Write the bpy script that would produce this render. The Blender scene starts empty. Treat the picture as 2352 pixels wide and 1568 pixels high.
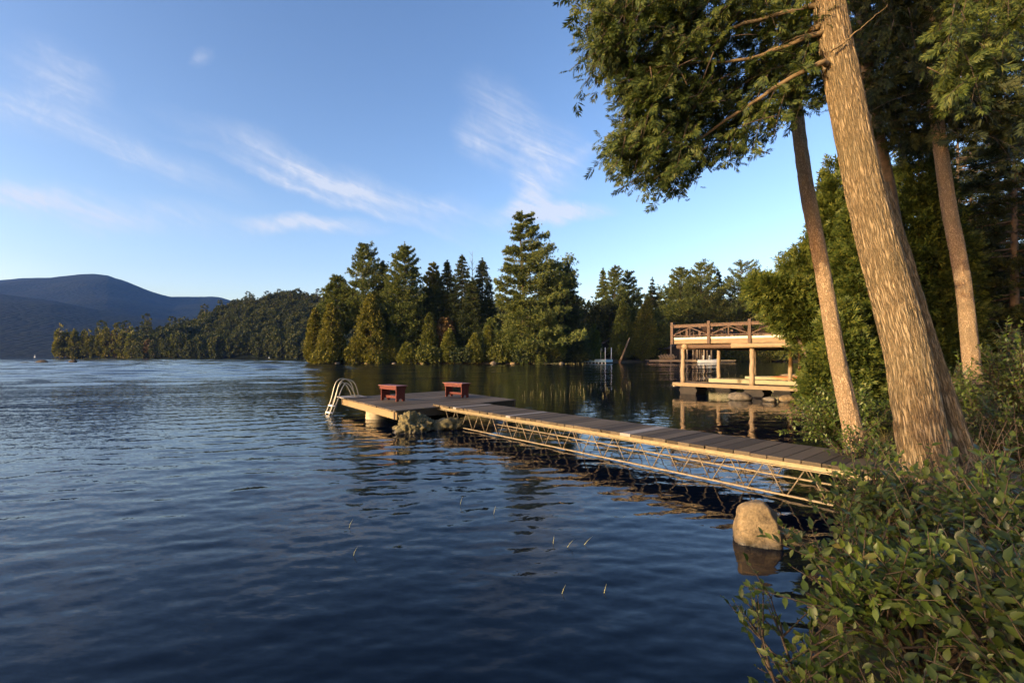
import bpy, math, random
import numpy as np
from mathutils import Vector, noise as mnoise
R = math.radians
SC = bpy.context.scene
COL = SC.collection
F, H, HX, HY = 1080.0, 1.85, 1176.0, 816.0       # focal length and horizon in sketch units, eye height in metres
rng = np.random.default_rng(7)
random.seed(7)
SUN = Vector((-0.845, -0.500, 0.180)).normalized()

def at(x, y, Y):                 # a sight line followed out to distance Y
    return ((x - HX) / F * Y, Y, H - (y - HY) / F * Y)
def onz(x, y, z):                # a sight line followed down to height z
    Y = (H - z) * F / (y - HY)
    return ((x - HX) / F * Y, Y, z)

# ------------------------------------------------------------------ scene helpers
def tag(o, label=None, cat=None, group=None, kind=None):
    if label: o['label'] = label
    if cat: o['category'] = cat
    if group: o['group'] = group
    if kind: o['kind'] = kind
    return o
def thing(name, label, cat, loc=(0, 0, 0), rz=0.0, group=None):
    o = bpy.data.objects.new(name, None); COL.objects.link(o)
    o.location = loc; o.rotation_euler = (0, 0, rz); o.empty_display_size = 0.2
    return tag(o, label, cat, group)
def link(name, me, mats, parent=None):
    o = bpy.data.objects.new(name, me); COL.objects.link(o)
    if not isinstance(mats, (list, tuple)): mats = [mats]
    if len(me.materials) == 0:
        for m in mats: me.materials.append(m)
    if parent is not None: o.parent = parent
    return o
def np_mesh(name, V, Fq, smooth=False):
    me = bpy.data.meshes.new(name)
    V = np.ascontiguousarray(V, dtype=np.float32); Fq = np.ascontiguousarray(Fq, dtype=np.int32)
    n = len(Fq)
    me.vertices.add(len(V)); me.vertices.foreach_set('co', V.ravel())
    me.loops.add(n * 4); me.loops.foreach_set('vertex_index', Fq.ravel())
    me.polygons.add(n); me.polygons.foreach_set('loop_start', np.arange(n, dtype=np.int32) * 4)
    try: me.polygons.foreach_set('loop_total', np.full(n, 4, dtype=np.int32))
    except Exception: pass
    if smooth: me.polygons.foreach_set('use_smooth', np.ones(n, dtype=bool))
    me.update(calc_edges=True)
    return me

class MB:
    """collects boxes, prisms and tubes for one mesh"""
    def __init__(s): s.v = []; s.f = []; s.m = []; s.sm = []
    def add(s, vs, fs, mi=0, smooth=False):
        b = len(s.v); s.v += [tuple(map(float, p)) for p in vs]
        s.f += [tuple(b + i for i in q) for q in fs]; s.m += [mi] * len(fs); s.sm += [smooth] * len(fs)
    def box(s, c, d, rz=0.0, mi=0, ry=0.0):
        cs, sn = math.cos(rz), math.sin(rz); cy, sy = math.cos(ry), math.sin(ry)
        P = []
        for dz in (-.5, .5):
            for dx, dy in ((-.5, -.5), (.5, -.5), (.5, .5), (-.5, .5)):
                x, y, z = dx * d[0], dy * d[1], dz * d[2]
                x, z = x * cy + z * sy, -x * sy + z * cy
                P.append((c[0] + x * cs - y * sn, c[1] + x * sn + y * cs, c[2] + z))
        s.add(P, [(3, 2, 1, 0), (4, 5, 6, 7), (0, 1, 5, 4), (1, 2, 6, 5), (2, 3, 7, 6), (3, 0, 4, 7)], mi)
    def prism(s, poly, z0, z1, mi=0):
        n = len(poly)
        s.add([(p[0], p[1], z0) for p in poly] + [(p[0], p[1], z1) for p in poly],
              [tuple(range(n - 1, -1, -1)), tuple(range(n, 2 * n))] +
              [(i, (i + 1) % n, n + (i + 1) % n, n + i) for i in range(n)], mi)
    def bar(s, a, b, w, h, mi=0, up=(0, 0, 1)):      # rectangular bar from a to b
        a, b = Vector(a), Vector(b); d = (b - a).normalized()
        x = d.cross(Vector(up))
        x = x.normalized() if x.length > 1e-4 else Vector((1, 0, 0)); u = x.cross(d).normalized()
        P = []
        for p in (a, b):
            for i, j in ((-1, -1), (1, -1), (1, 1), (-1, 1)): P.append(p + x * (i * w / 2) + u * (j * h / 2))
        s.add(P, [(0, 1, 2, 3), (7, 6, 5, 4), (1, 0, 4, 5), (2, 1, 5, 6), (3, 2, 6, 7), (0, 3, 7, 4)], mi)
    def tube(s, pts, rad, n=6, mi=0):
        pts = [Vector(p) for p in pts]
        if not isinstance(rad, (list, tuple, np.ndarray)): rad = [rad] * len(pts)
        P = []; k = len(pts); x = None
        for i, p in enumerate(pts):
            d = (pts[min(i + 1, k - 1)] - pts[max(i - 1, 0)]).normalized()
            if x is None: x = d.orthogonal().normalized()
            x = (x - d * x.dot(d)).normalized(); y = d.cross(x)
            for j in range(n):
                a = 2 * math.pi * j / n
                P.append(p + (x * math.cos(a) + y * math.sin(a)) * float(rad[i]))
        fs = []
        for i in range(k - 1):
            for j in range(n):
                fs.append((i * n + j, i * n + (j + 1) % n, (i + 1) * n + (j + 1) % n, (i + 1) * n + j))
        fs += [tuple(range(n - 1, -1, -1)), tuple((k - 1) * n + j for j in range(n))]
        s.add(P, fs, mi, True)
    def mesh(s, name):
        me = bpy.data.meshes.new(name); me.from_pydata(s.v, [], s.f)
        me.polygons.foreach_set('material_index', s.m); me.polygons.foreach_set('use_smooth', s.sm); me.update()
        return me
    def build(s, name, mats, parent=None, bevel=0.0):
        o = link(name, s.mesh(name), mats, parent)
        if bevel:
            m = o.modifiers.new('bevel', 'BEVEL'); m.width = bevel; m.segments = 2; m.limit_method = 'ANGLE'
        return o

def spline(pts, n):
    P = np.array(pts, float); k = len(P)
    Q = np.vstack([2 * P[0] - P[1], P, 2 * P[-1] - P[-2]])
    out = []
    for u in np.linspace(0, k - 1 - 1e-6, n):
        i = int(u); t = u - i; p0, p1, p2, p3 = Q[i], Q[i + 1], Q[i + 2], Q[i + 3]
        out.append(.5 * (2 * p1 + (p2 - p0) * t + (2 * p0 - 5 * p1 + 4 * p2 - p3) * t * t + (3 * p1 - p0 - 3 * p2 + p3) * t ** 3))
    return np.array(out)

# ------------------------------------------------------------------ materials
class NT:
    def __init__(s, m): s.t = m.node_tree; s.n = s.t.nodes; s.l = s.t.links
    def new(s, typ, **kw):
        nd = s.n.new(typ)
        for k, v in kw.items():
            if k.startswith('i_'): nd.inputs[k[2:].replace('_', ' ')].default_value = v
            else: setattr(nd, k, v)
        return nd
    def lk(s, a, b): s.l.new(a, b)
    def ramp(s, src, stops):
        r = s.n.new('ShaderNodeValToRGB'); e = r.color_ramp.elements
        while len(e) < len(stops): e.new(0.5)
        for q, (p, c) in zip(e, stops): q.position = p; q.color = (*c, 1) if len(c) == 3 else c
        s.lk(src, r.inputs[0]); return r.outputs[0]
    def math(s, op, a, b=None, clamp=False):
        m = s.n.new('ShaderNodeMath'); m.operation = op; m.use_clamp = clamp
        for i, v in enumerate((a, b)):
            if v is None: continue
            if isinstance(v, (int, float)): m.inputs[i].default_value = v
            else: s.lk(v, m.inputs[i])
        return m.outputs[0]
    def mix(s, f, a, b, mode='MIX'):
        m = s.n.new('ShaderNodeMix'); m.data_type = 'RGBA'; m.blend_type = mode
        for sock, v in ((m.inputs[0], f), (m.inputs[6], a), (m.inputs[7], b)):
            if isinstance(v, (int, float)): sock.default_value = v
            elif isinstance(v, tuple): sock.default_value = (*v, 1) if len(v) == 3 else v
            else: s.lk(v, sock)
        return m.outputs[2]
    def noise(s, vec, scale, detail=4, rough=.55, dist=0.0):
        t = s.n.new('ShaderNodeTexNoise'); t.inputs['Scale'].default_value = scale
        t.inputs['Detail'].default_value = detail; t.inputs['Roughness'].default_value = rough
        t.inputs['Distortion'].default_value = dist
        if vec is not None: s.lk(vec, t.inputs['Vector'])
        return t.outputs['Fac']
    def mapping(s, vec, scale=(1, 1, 1), rot=(0, 0, 0), loc=(0, 0, 0), vt='POINT'):
        m = s.n.new('ShaderNodeMapping'); m.vector_type = vt
        m.inputs['Scale'].default_value = scale; m.inputs['Rotation'].default_value = rot; m.inputs['Location'].default_value = loc
        s.lk(vec, m.inputs['Vector']); return m.outputs[0]
def new_mat(name):
    m = bpy.data.materials.new(name); m.use_nodes = True; t = NT(m)
    b = t.n['Principled BSDF']; return m, t, b
def obj_co(t): return t.new('ShaderNodeTexCoord').outputs['Object']
def bump(t, b, h, strength, dist):
    n = t.new('ShaderNodeBump'); n.inputs['Strength'].default_value = strength; n.inputs['Distance'].default_value = dist
    t.lk(h, n.inputs['Height']); t.lk(n.outputs[0], b.inputs['Normal']); return n

def m_wood(name, c1, c2, stretch=(1.5, 22, 22), rough=.8, vary=.5, bs=.4, gray=None):
    m, t, b = new_mat(name); co = obj_co(t)
    g = t.noise(t.mapping(co, stretch), 3.0, 6, .65, .4)
    big = t.noise(co, 1.7, 3)
    rnd = t.new('ShaderNodeNewGeometry').outputs['Random Per Island']
    f = t.math('ADD', t.math('MULTIPLY', g, 1 - vary * .5), t.math('MULTIPLY', rnd, vary * .5))
    col = t.ramp(f, [(.25, c1), (.72, c2)])
    if gray: col = t.mix(t.ramp(big, [(.45, (0, 0, 0)), (.7, (1, 1, 1))]), col, gray)
    t.lk(col, b.inputs['Base Color']); b.inputs['Roughness'].default_value = rough
    b.inputs['Specular IOR Level'].default_value = .25
    bump(t, b, g, bs, .01); return m
def m_leaf(name, cols, trans=.35, rough=.55, var=3.0, spec=.25, brown=None):
    m, t, b = new_mat(name)
    rnd = t.new('ShaderNodeNewGeometry').outputs['Random Per Island']
    nz = t.noise(obj_co(t), var, 2)
    f = t.math('ADD', t.math('MULTIPLY', rnd, .55), t.math('MULTIPLY', nz, .5))
    col = t.ramp(f, [(.2, cols[0]), (.5, cols[1]), (.82, cols[2])] + ([(.90, brown), (.97, brown)] if brown else []))
    t.lk(col, b.inputs['Base Color']); b.inputs['Roughness'].default_value = rough; b.inputs['Specular IOR Level'].default_value = spec
    tr = t.new('ShaderNodeBsdfTranslucent'); t.lk(t.mix(1.0, col, (1.0, 1.05, .55), 'MULTIPLY'), tr.inputs['Color'])
    mx = t.new('ShaderNodeMixShader'); mx.inputs[0].default_value = trans
    t.lk(b.outputs[0], mx.inputs[1]); t.lk(tr.outputs[0], mx.inputs[2])
    t.lk(mx.outputs[0], t.n['Material Output'].inputs['Surface']); return m
def m_bark(name, cd, cm, cl, sc=40, zst=.06, bs=1.0, dist=.02, warp=.35):
    m, t, b = new_mat(name); ga = t.new('ShaderNodeAttribute'); ga.attribute_name = 'grain'; co = ga.outputs['Vector']
    n1 = t.noise(t.mapping(co, (1, 1, zst)), sc, 3, .55, warp); n2 = t.noise(t.mapping(co, (1, 1, zst * 2.2)), sc * 1.9, 4, .6, .3); n4 = t.noise(co, sc * 2.2, 3, .6)
    n3 = t.noise(co, 2.2, 3)
    rd = t.math('MINIMUM', t.math('ABSOLUTE', t.math('MULTIPLY', t.math('SUBTRACT', n1, .5), 7.0)), 1.0)
    f = t.math('ADD', t.math('ADD', t.math('MULTIPLY', rd, .5), t.math('MULTIPLY', n2, .45)), t.math('MULTIPLY', n4, .15))
    col = t.ramp(f, [(.22, cd), (.46, cm), (.85, cl)])
    col = t.mix(t.ramp(n3, [(.42, (0, 0, 0)), (.7, (.5, .5, .5))]), col, tuple(.85 * c * k for c, k in zip(cm, (.9, 1.0, 1.0))))
    t.lk(col, b.inputs['Base Color']); b.inputs['Roughness'].default_value = .9; b.inputs['Specular IOR Level'].default_value = .15
    bump(t, b, f, bs, dist); return m
def m_plain(name, c, rough=.6, metal=0.0, var=.15, sc=8.0, bs=0.0, spec=.4):
    m, t, b = new_mat(name); n = t.noise(obj_co(t), sc, 5, .6)
    t.lk(t.ramp(n, [(.3, tuple(x * (1 - var) for x in c)), (.7, tuple(min(1, x * (1 + var)) for x in c))]), b.inputs['Base Color'])
    b.inputs['Roughness'].default_value = rough; b.inputs['Metallic'].default_value = metal; b.inputs['Specular IOR Level'].default_value = spec
    if bs: bump(t, b, n, bs, .01)
    return m
def m_rock(name, c1, c2, c3, sc=5.0, wet=.09):
    m, t, b = new_mat(name); co = obj_co(t)
    g = t.new('ShaderNodeNewGeometry').outputs['Position']
    n1 = t.noise(co, sc, 8, .65); n2 = t.noise(co, sc * 9, 5, .7); n3 = t.noise(co, sc * .5, 3)
    col = t.ramp(t.math('ADD', t.math('MULTIPLY', n1, .5), t.math('MULTIPLY', n2, .5)), [(.36, c1), (.52, c2), (.66, c3)])
    col = t.mix(t.ramp(n3, [(.5, (0, 0, 0)), (.66, (.6, .6, .6))]), col, tuple(x * .55 for x in c2))
    sx = t.new('ShaderNodeSeparateXYZ'); t.lk(g, sx.inputs[0])
    w = t.ramp(t.math('ADD', sx.outputs[2], t.math('MULTIPLY', n1, .06)), [(.03, (1, 1, 1)), (.03 + wet, (0, 0, 0))])
    col = t.mix(w, col, (.025, .022, .016))
    t.lk(col, b.inputs['Base Color']); b.inputs['Roughness'].default_value = .85
    t.lk(t.mix(w, (.85, .85, .85), (.25, .25, .25)), b.inputs['Roughness'])
    bump(t, b, t.math('ADD', n1, t.math('MULTIPLY', n2, .5)), .7, .03); return m

M = {}
M['deck'] = m_wood('weathered_deck_wood', (.040, .030, .019), (.125, .098, .068), (1.2, 26, 26), .75, .9)
M['gang'] = m_wood('gangway_boards', (.034, .025, .015), (.105, .081, .054), (26, 1.2, 26), .75, .9)
M['pale'] = m_wood('pale_new_boards', (.17, .155, .14), (.27, .25, .23), (22, 1.5, 22), .7, .2)
M['fascia'] = m_wood('tan_fascia_wood', (.15, .108, .056), (.29, .215, .12), (1.2, 22, 22), .8, .3)
M['timber'] = m_wood('sunbleached_timber', (.125, .088, .050), (.30, .23, .15), (1.6, 18, 18), .85, .5, .5)
M['whitewood'] = m_wood('whitewashed_board', (.46, .41, .33), (.60, .55, .47), (1.5, 16, 16), .7, .1)
M['brownrail'] = m_wood('brown_stained_rail', (.055, .034, .024), (.11, .07, .05), (1.5, 18, 18), .7, .4)
M['dockgreen'] = m_wood('grey_green_beam', (.20, .19, .12), (.32, .30, .20), (1.2, 14, 14), .8, .2)
M['orange'] = m_wood('reddish_cedar_boards', (.30, .12, .05), (.55, .26, .12), (1.2, 18, 18), .7, .9)
M['postlog'] = m_wood('peeled_log', (.14, .098, .062), (.31, .24, .165), (16, 16, 1.4), .85, .4, .6)
M['red'] = m_wood('red_painted_wood', (.065, .012, .009), (.125, .026, .018), (2, 12, 12), .55, .5, .25)
M['redtop'] = m_wood('faded_red_seat', (.13, .045, .038), (.20, .08, .07), (2, 12, 12), .5, .3, .25)
M['alu'] = m_plain('brushed_aluminium', (.38, .35, .27), .42, .7, .08, 20)
M['steelbeam'] = m_plain('galvanised_steel', (.20, .16, .095), .55, .35, .2, 14, .1)
M['truss'] = m_plain('weathered_steel_rod', (.19, .15, .10), .6, .3, .3, 18, .1)
M['white'] = m_plain('white_plastic', (.78, .76, .72), .45, 0, .05)
M['concrete'] = m_plain('pale_concrete', (.30, .255, .17), .85, 0, .3, 7, .4)
M['darkwood'] = m_plain('dark_stained_siding', (.018, .014, .011), .8, 0, .4, 3)
M['roofdark'] = m_plain('dark_shingle_roof', (.030, .029, .032), .9, 0, .4, 5, .4)
M['blueraft'] = m_plain('pale_blue_paint', (.36, .55, .62), .5, 0, .1, 3)
M['boatgrey'] = m_plain('grey_boat_hull', (.35, .38, .42), .4, 0, .1, 2)
M['glass'] = m_plain('boat_windscreen', (.10, .13, .15), .1, 0, .1, 2)
M['rock'] = m_rock('granite_boulder', (.060, .041, .020), (.190, .136, .070), (.32, .24, .14), 5)
M['mossrock'] = m_rock('mossy_boulder', (.026, .024, .010), (.11, .092, .038), (.27, .22, .11), 6)
M['darkrock'] = m_rock('dark_wet_rock', (.03, .026, .02), (.12, .10, .075), (.22, .18, .13), 4)
M['bark'] = m_bark('cedar_bark', (.042, .029, .015), (.165, .120, .066), (.32, .245, .150), 52, .10, 1.0, .03)
M['barkpine'] = m_bark('scaly_bark', (.085, .054, .030), (.28, .195, .115), (.46, .34, .22), 60, .32, 1.0, .02, .8)
M['barkdark'] = m_plain('dark_bark', (.085, .062, .042), .9, 0, .5, 9, .6)
M['twig'] = m_plain('brown_twig', (.055, .038, .024), .85, 0, .4, 12)
M['drytwig'] = m_plain('dry_twig', (.15, .105, .065), .85, 0, .35, 12)
M['birch'] = m_plain('white_birch_bark', (.62, .57, .50), .7, 0, .2, 9)
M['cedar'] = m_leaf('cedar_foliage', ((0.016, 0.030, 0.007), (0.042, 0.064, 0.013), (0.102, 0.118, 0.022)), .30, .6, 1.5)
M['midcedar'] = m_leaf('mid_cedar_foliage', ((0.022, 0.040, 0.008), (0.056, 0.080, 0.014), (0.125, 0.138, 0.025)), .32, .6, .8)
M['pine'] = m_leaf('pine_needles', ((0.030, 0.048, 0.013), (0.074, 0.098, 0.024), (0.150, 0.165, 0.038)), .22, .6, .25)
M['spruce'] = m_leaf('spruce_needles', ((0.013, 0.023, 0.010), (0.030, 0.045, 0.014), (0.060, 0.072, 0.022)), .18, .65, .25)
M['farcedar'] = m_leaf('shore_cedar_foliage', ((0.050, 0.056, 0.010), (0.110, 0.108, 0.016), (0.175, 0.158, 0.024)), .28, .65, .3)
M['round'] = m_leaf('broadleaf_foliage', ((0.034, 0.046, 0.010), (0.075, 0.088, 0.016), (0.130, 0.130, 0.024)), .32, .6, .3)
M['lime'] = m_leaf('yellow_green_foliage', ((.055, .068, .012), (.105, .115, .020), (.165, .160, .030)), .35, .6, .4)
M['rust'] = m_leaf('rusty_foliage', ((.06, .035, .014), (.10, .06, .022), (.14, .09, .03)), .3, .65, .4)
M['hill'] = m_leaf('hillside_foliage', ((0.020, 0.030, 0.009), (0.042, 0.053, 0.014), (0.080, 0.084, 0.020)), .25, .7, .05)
M['hemlock'] = m_leaf('hemlock_and_shade_foliage', ((.010, .018, .006), (.026, .036, .010), (.055, .062, .015)), .25, .65, .6)  # also darkens two cedar crowns to stand in for canopy shade
M['shrub'] = m_leaf('shrub_leaves', ((0.026, 0.046, 0.007), (0.060, 0.092, 0.013), (0.112, 0.145, 0.023)), .35, .42, 2.0, .4, (.16, .085, .03))
M['shrub2'] = m_leaf('alder_leaves', ((0.020, 0.034, 0.006), (0.045, 0.066, 0.010), (0.084, 0.106, 0.017)), .33, .42, 2.0, .4, (.13, .075, .03))
M['grass'] = m_leaf('bank_grass', ((.05, .045, .014), (.090, .085, .024), (.15, .12, .045)), .3, .6, 1.5)
M['reed'] = m_plain('reed_stem', (.30, .28, .12), .6, 0, .3, 3)

def m_ground():
    m, t, b = new_mat('forest_floor'); co = obj_co(t)
    n1 = t.noise(co, 1.6, 6, .6); n2 = t.noise(co, 16, 6, .7)
    c = t.ramp(n2, [(.3, (.022, .016, .010)), (.55, (.070, .050, .030)), (.75, (.13, .095, .055))])
    c = t.mix(t.ramp(n1, [(.45, (0, 0, 0)), (.62, (.8, .8, .8))]), c, (.040, .045, .014))
    t.lk(c, b.inputs['Base Color']); b.inputs['Roughness'].default_value = .95; b.inputs['Specular IOR Level'].default_value = .1
    bump(t, b, n2, .8, .04); return m
M['ground'] = m_ground()
def m_forest():
    m, t, b = new_mat('distant_forest'); co = obj_co(t)
    v = t.new('ShaderNodeTexVoronoi'); v.inputs['Scale'].default_value = .055; t.lk(co, v.inputs['Vector'])
    n = t.noise(co, .012, 6, .7)
    f = t.math('ADD', t.math('MULTIPLY', v.outputs['Color'], .35), t.math('MULTIPLY', n, .6))
    t.lk(t.ramp(f, [(.3, (.002, .004, .004)), (.5, (.005, .009, .006)), (.72, (.011, .014, .008))]), b.inputs['Base Color'])
    b.inputs['Roughness'].default_value = 1.0; b.inputs['Specular IOR Level'].default_value = .05
    bump(t, b, t.math('ADD', t.math('MULTIPLY', v.outputs['Distance'], -1.0), t.math('MULTIPLY', n, .8)), .5, 9.0)
    return m
M['forest'] = m_forest()
def m_water():
    m, t, b = new_mat('lake_water'); co = obj_co(t)
    b.inputs['Base Color'].default_value = (.0010, .0035, .0095, 1); b.inputs['Roughness'].default_value = .02
    b.inputs['IOR'].default_value = 1.29; b.inputs['Specular IOR Level'].default_value = .5
    def slope(sc, rot, stretch, det, seed):
        n = t.new('ShaderNodeTexNoise'); n.inputs['Scale'].default_value = sc; n.inputs['Detail'].default_value = det; n.inputs['Distortion'].default_value = .3
        t.lk(t.mapping(co, (1, stretch, 1), (0, 0, R(rot)), (seed, seed * .7, 0)), n.inputs['Vector'])
        v = t.new('ShaderNodeVectorMath', operation='SUBTRACT'); t.lk(n.outputs['Color'], v.inputs[0]); v.inputs[1].default_value = (.5, .5, .5); return v.outputs[0]
    def vm(op, a, b):
        v = t.new('ShaderNodeVectorMath', operation=op); t.lk(a, v.inputs[0])
        if isinstance(b, tuple): v.inputs[1].default_value = b
        else: t.lk(b, v.inputs[1])
        return v.outputs[0]
    gp = t.new('ShaderNodeNewGeometry'); sx = t.new('ShaderNodeSeparateXYZ'); t.lk(gp.outputs['Position'], sx.inputs[0])
    # wind patches; the cove to the right lies sheltered
    big = t.ramp(t.noise(t.mapping(co, (1, 2.2, 1)), .045, 4, .55), [(.36, (.45, .45, .45)), (.60, (1, 1, 1))])
    shel = t.math('SUBTRACT', 1.0, t.math('MULTIPLY', t.ramp(t.math('MULTIPLY', t.math('ADD', sx.outputs[0], 30.0), .02), [(.25, (0, 0, 0)), (.62, (1, 1, 1))]), .62))
    k = t.math('MULTIPLY', big, shel)
    v = vm('ADD', vm('MULTIPLY', slope(5.5, 10, 2.6, 3, 0.0), (.16, .40, 0)), vm('MULTIPLY', slope(18.0, -12, 2.0, 3, 5.0), (.14, .30, 0)))
    sc = t.new('ShaderNodeVectorMath', operation='SCALE'); t.lk(v, sc.inputs[0]); t.lk(k, sc.inputs['Scale'])
    nn = t.new('ShaderNodeVectorMath', operation='NORMALIZE'); t.lk(vm('ADD', gp.outputs['Normal'], sc.outputs[0]), nn.inputs[0]); t.lk(nn.outputs[0], b.inputs['Normal'])
    return m
M['water'] = m_water()

# ------------------------------------------------------------------ foliage templates (quads)
def diamond(base, d, L, W, zb=0.0, bend=0.0):
    d = np.array(d, float); d /= np.linalg.norm(d); s = np.array((d[1], -d[0], 0)) * W
    b = np.array(base, float); m = b + d * L * .5 + np.array((0, 0, zb)); e = b + d * L + np.array((0, 0, bend))
    return [b, m + s, e, m - s]
def tmpl(quads):
    v = np.array([p for q in quads for p in q], float); return v, np.arange(len(v)).reshape(-1, 4)
def t_spray(k=9, seed=0, wd=.055):
    r = np.random.default_rng(seed); q = []
    for i in range(k):
        y = .05 + .8 * i / k; sd = 1 if i % 2 else -1
        L = .56 * (1 - .6 * y) * r.uniform(.7, 1.25); a = r.uniform(.55, .95)
        q.append(diamond((0, y, -.12 * y * y), (sd * math.sin(a), math.cos(a), r.uniform(-.12, .12)), L, wd, r.uniform(-.02, .05), -.10))
    q.append(diamond((0, .55, -.05), (r.uniform(-.1, .1), 1, 0), .5, .07, .02, -.12)); return tmpl(q)
def t_tuft(k=6, spread=.75, w=.10, seed=1):
    r = np.random.default_rng(seed); q = []
    for i in range(k):
        a = 2 * math.pi * (i + r.uniform(-.3, .3)) / k; s = spread * r.uniform(.5, 1.1)
        dx, dz, dy = math.sin(s) * math.cos(a), math.sin(s) * math.sin(a), math.cos(s)
        d = np.array((dx, dy, dz)); sd = np.cross(d, r.normal(size=3)); sd /= np.linalg.norm(sd); L = r.uniform(.7, 1.1)
        q.append([np.zeros(3), d * L * .55 + sd * w, d * L, d * L * .55 - sd * w])
    return tmpl(q)
def t_leaf():           # a folded broad leaf, two halves of three quads
    ys = (0, .22, .55, 1.0); ws = (.015, .21, .235, .012); q = []
    for sd in (1, -1):
        for i in range(3):
            z = lambda y: -.16 * y * y
            a = (0, ys[i], z(ys[i])); b = (0, ys[i + 1], z(ys[i + 1]))
            c = (sd * ws[i + 1], ys[i + 1], z(ys[i + 1]) + .30 * ws[i + 1]); d = (sd * ws[i], ys[i], z(ys[i]) + .30 * ws[i])
            q.append([a, b, c, d] if sd > 0 else [a, d, c, b])
    v, f = tmpl([[np.array(p, float) for p in x] for x in q])
    key = {}; idx = []                               # weld so that one leaf is one island
    for p in v:
        k = tuple(np.round(p, 5)); idx.append(key.setdefault(k, len(key)))
    return np.array(list(key.keys())), np.array(idx)[f]
SPRAYS = [t_spray(15, s, .042) for s in range(5)]; SPRAY5 = [t_spray(7, s + 10, .06) for s in range(3)]
TUFT = [t_tuft(6, .75, .11, s) for s in range(3)]; TUFT3 = [t_tuft(3, .8, .2, s + 5) for s in range(3)]
BLOB = [t_tuft(3, 1.3, .34, s + 20) for s in range(3)]; LEAF = [t_leaf()]
FINE = [t_tuft(9, .6, .05, s + 40) for s in range(3)]

def norm(a): return a / np.maximum(np.linalg.norm(a, axis=-1, keepdims=True), 1e-9)
class Fol:
    def __init__(s): s.V = []; s.F = []; s.n = 0
    def put(s, tps, P, A, S, N=None):
        P = np.atleast_2d(P); n = len(P)
        if n == 0: return
        A = norm(np.broadcast_to(np.array(A, float), (n, 3))); S = np.broadcast_to(np.array(S, float), (n,))
        N = rng.normal(size=(n, 3)) if N is None else np.broadcast_to(np.array(N, float), (n, 3)) + rng.normal(size=(n, 3)) * .25
        Z = norm(N - (N * A).sum(1, keepdims=True) * A); X = np.cross(A, Z)
        ch = rng.integers(0, len(tps), n)
        for k, (tv, tf) in enumerate(tps):
            i = np.where(ch == k)[0]
            if len(i) == 0: continue
            V = P[i, None] + S[i, None, None] * (tv[None, :, 0:1] * X[i, None] + tv[None, :, 1:2] * A[i, None] + tv[None, :, 2:3] * Z[i, None])
            s.V.append(V.reshape(-1, 3)); s.F.append((tf[None] + (np.arange(len(i)) * len(tv))[:, None, None]).reshape(-1, 4) + s.n)
            s.n += V.shape[0] * V.shape[1]
    def arrays(s): return np.vstack(s.V), np.vstack(s.F)
    def build(s, name, mat, parent=None): return link(name, np_mesh(name, *s.arrays()), mat, parent)

# ------------------------------------------------------------------ land, water, hills
def smooth(a, b, x):
    t = np.clip((x - a) / (b - a), 0, 1); return t * t * (3 - 2 * t)
LAND = np.array([(-90, -60), (-90, -.6), (-12, -.4), (-5, .1), (-1.0, .75), (.3, 1.15), (1.0, 1.8), (1.75, 2.8), (2.6, 3.9), (3.45, 4.9), (4.5, 6.0), (5.5, 7.6),
    (7.0, 10.8), (9.0, 13.6), (11.4, 16.6), (13.6, 19.6), (16, 23.5), (19, 28), (23, 34), (30, 45), (45, 70), (62, 95), (75, 115),
    (80, 128), (75, 138), (62, 140), (50, 128), (36, 123), (30, 121), (22, 117), (16, 112), (13, 104), (8, 101), (0, 99.2), (-20, 99),
    (-36, 99.5), (-41.5, 102), (-44, 108), (-40, 150), (-60, 230), (500, 500), (500, -60)], float)
def land_d(X, Y):          # signed distance to the shoreline, positive on land
    P = np.stack([X, Y], -1).reshape(-1, 2); n = len(LAND); best = np.full(len(P), 1e9); ins = np.zeros(len(P), bool)
    for i in range(n):
        a, b = LAND[i], LAND[(i + 1) % n]; ab = b - a
        t = np.clip(((P - a) @ ab) / (ab @ ab), 0, 1); best = np.minimum(best, np.linalg.norm(P - a - t[:, None] * ab, axis=1))
        c = (a[1] > P[:, 1]) != (b[1] > P[:, 1])
        with np.errstate(divide='ignore', invalid='ignore'):
            ins ^= c & (P[:, 0] < (b[0] - a[0]) * (P[:, 1] - a[1]) / (b[1] - a[1]) + a[0])
    return np.where(ins, best, -best).reshape(np.shape(X))
def land_h(X, Y):
    X = np.asarray(X, float); Y = np.asarray(Y, float); d = land_d(X, Y)
    near = np.where(d > 0, .42 * smooth(0, .7, d) + .085 * np.clip(d - .4, 0, 14), np.maximum(d * .5, -1.2))
    far = smooth(45, 90, Y)
    hill = np.where(d > 0, .5 * smooth(0, 2, d) + .03 * np.clip(d, 0, 60) + .10 * np.clip(d - 25, 0, 150) * smooth(20, 60, X), np.maximum(d * .3, -1.2))
    h = near * (1 - far) + hill * far
    return h + np.where(d > .3, .05 * np.sin(X * 1.9 + np.sin(Y * 1.3)) * np.cos(Y * 2.2 + X * .6), 0)
def gz(x, y): return float(land_h(np.array([x]), np.array([y]))[0])
def grid_mesh(name, xs, ys, hf):
    X, Y = np.meshgrid(xs, ys); Z = hf(X, Y); V = np.stack([X, Y, Z], -1).reshape(-1, 3)
    ny, nx = X.shape; i = np.arange(ny - 1)[:, None] * nx + np.arange(nx - 1)[None]
    Fq = np.stack([i, i + 1, i + nx + 1, i + nx], -1).reshape(-1, 4); return np_mesh(name, V, Fq, True)
def stretch(lo, hi, breaks):
    out = [lo]
    while out[-1] < hi:
        for lim, st in breaks:
            if out[-1] < lim: out.append(out[-1] + st); break
        else: out.append(out[-1] + breaks[-1][1])
    return np.array(out)
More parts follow.
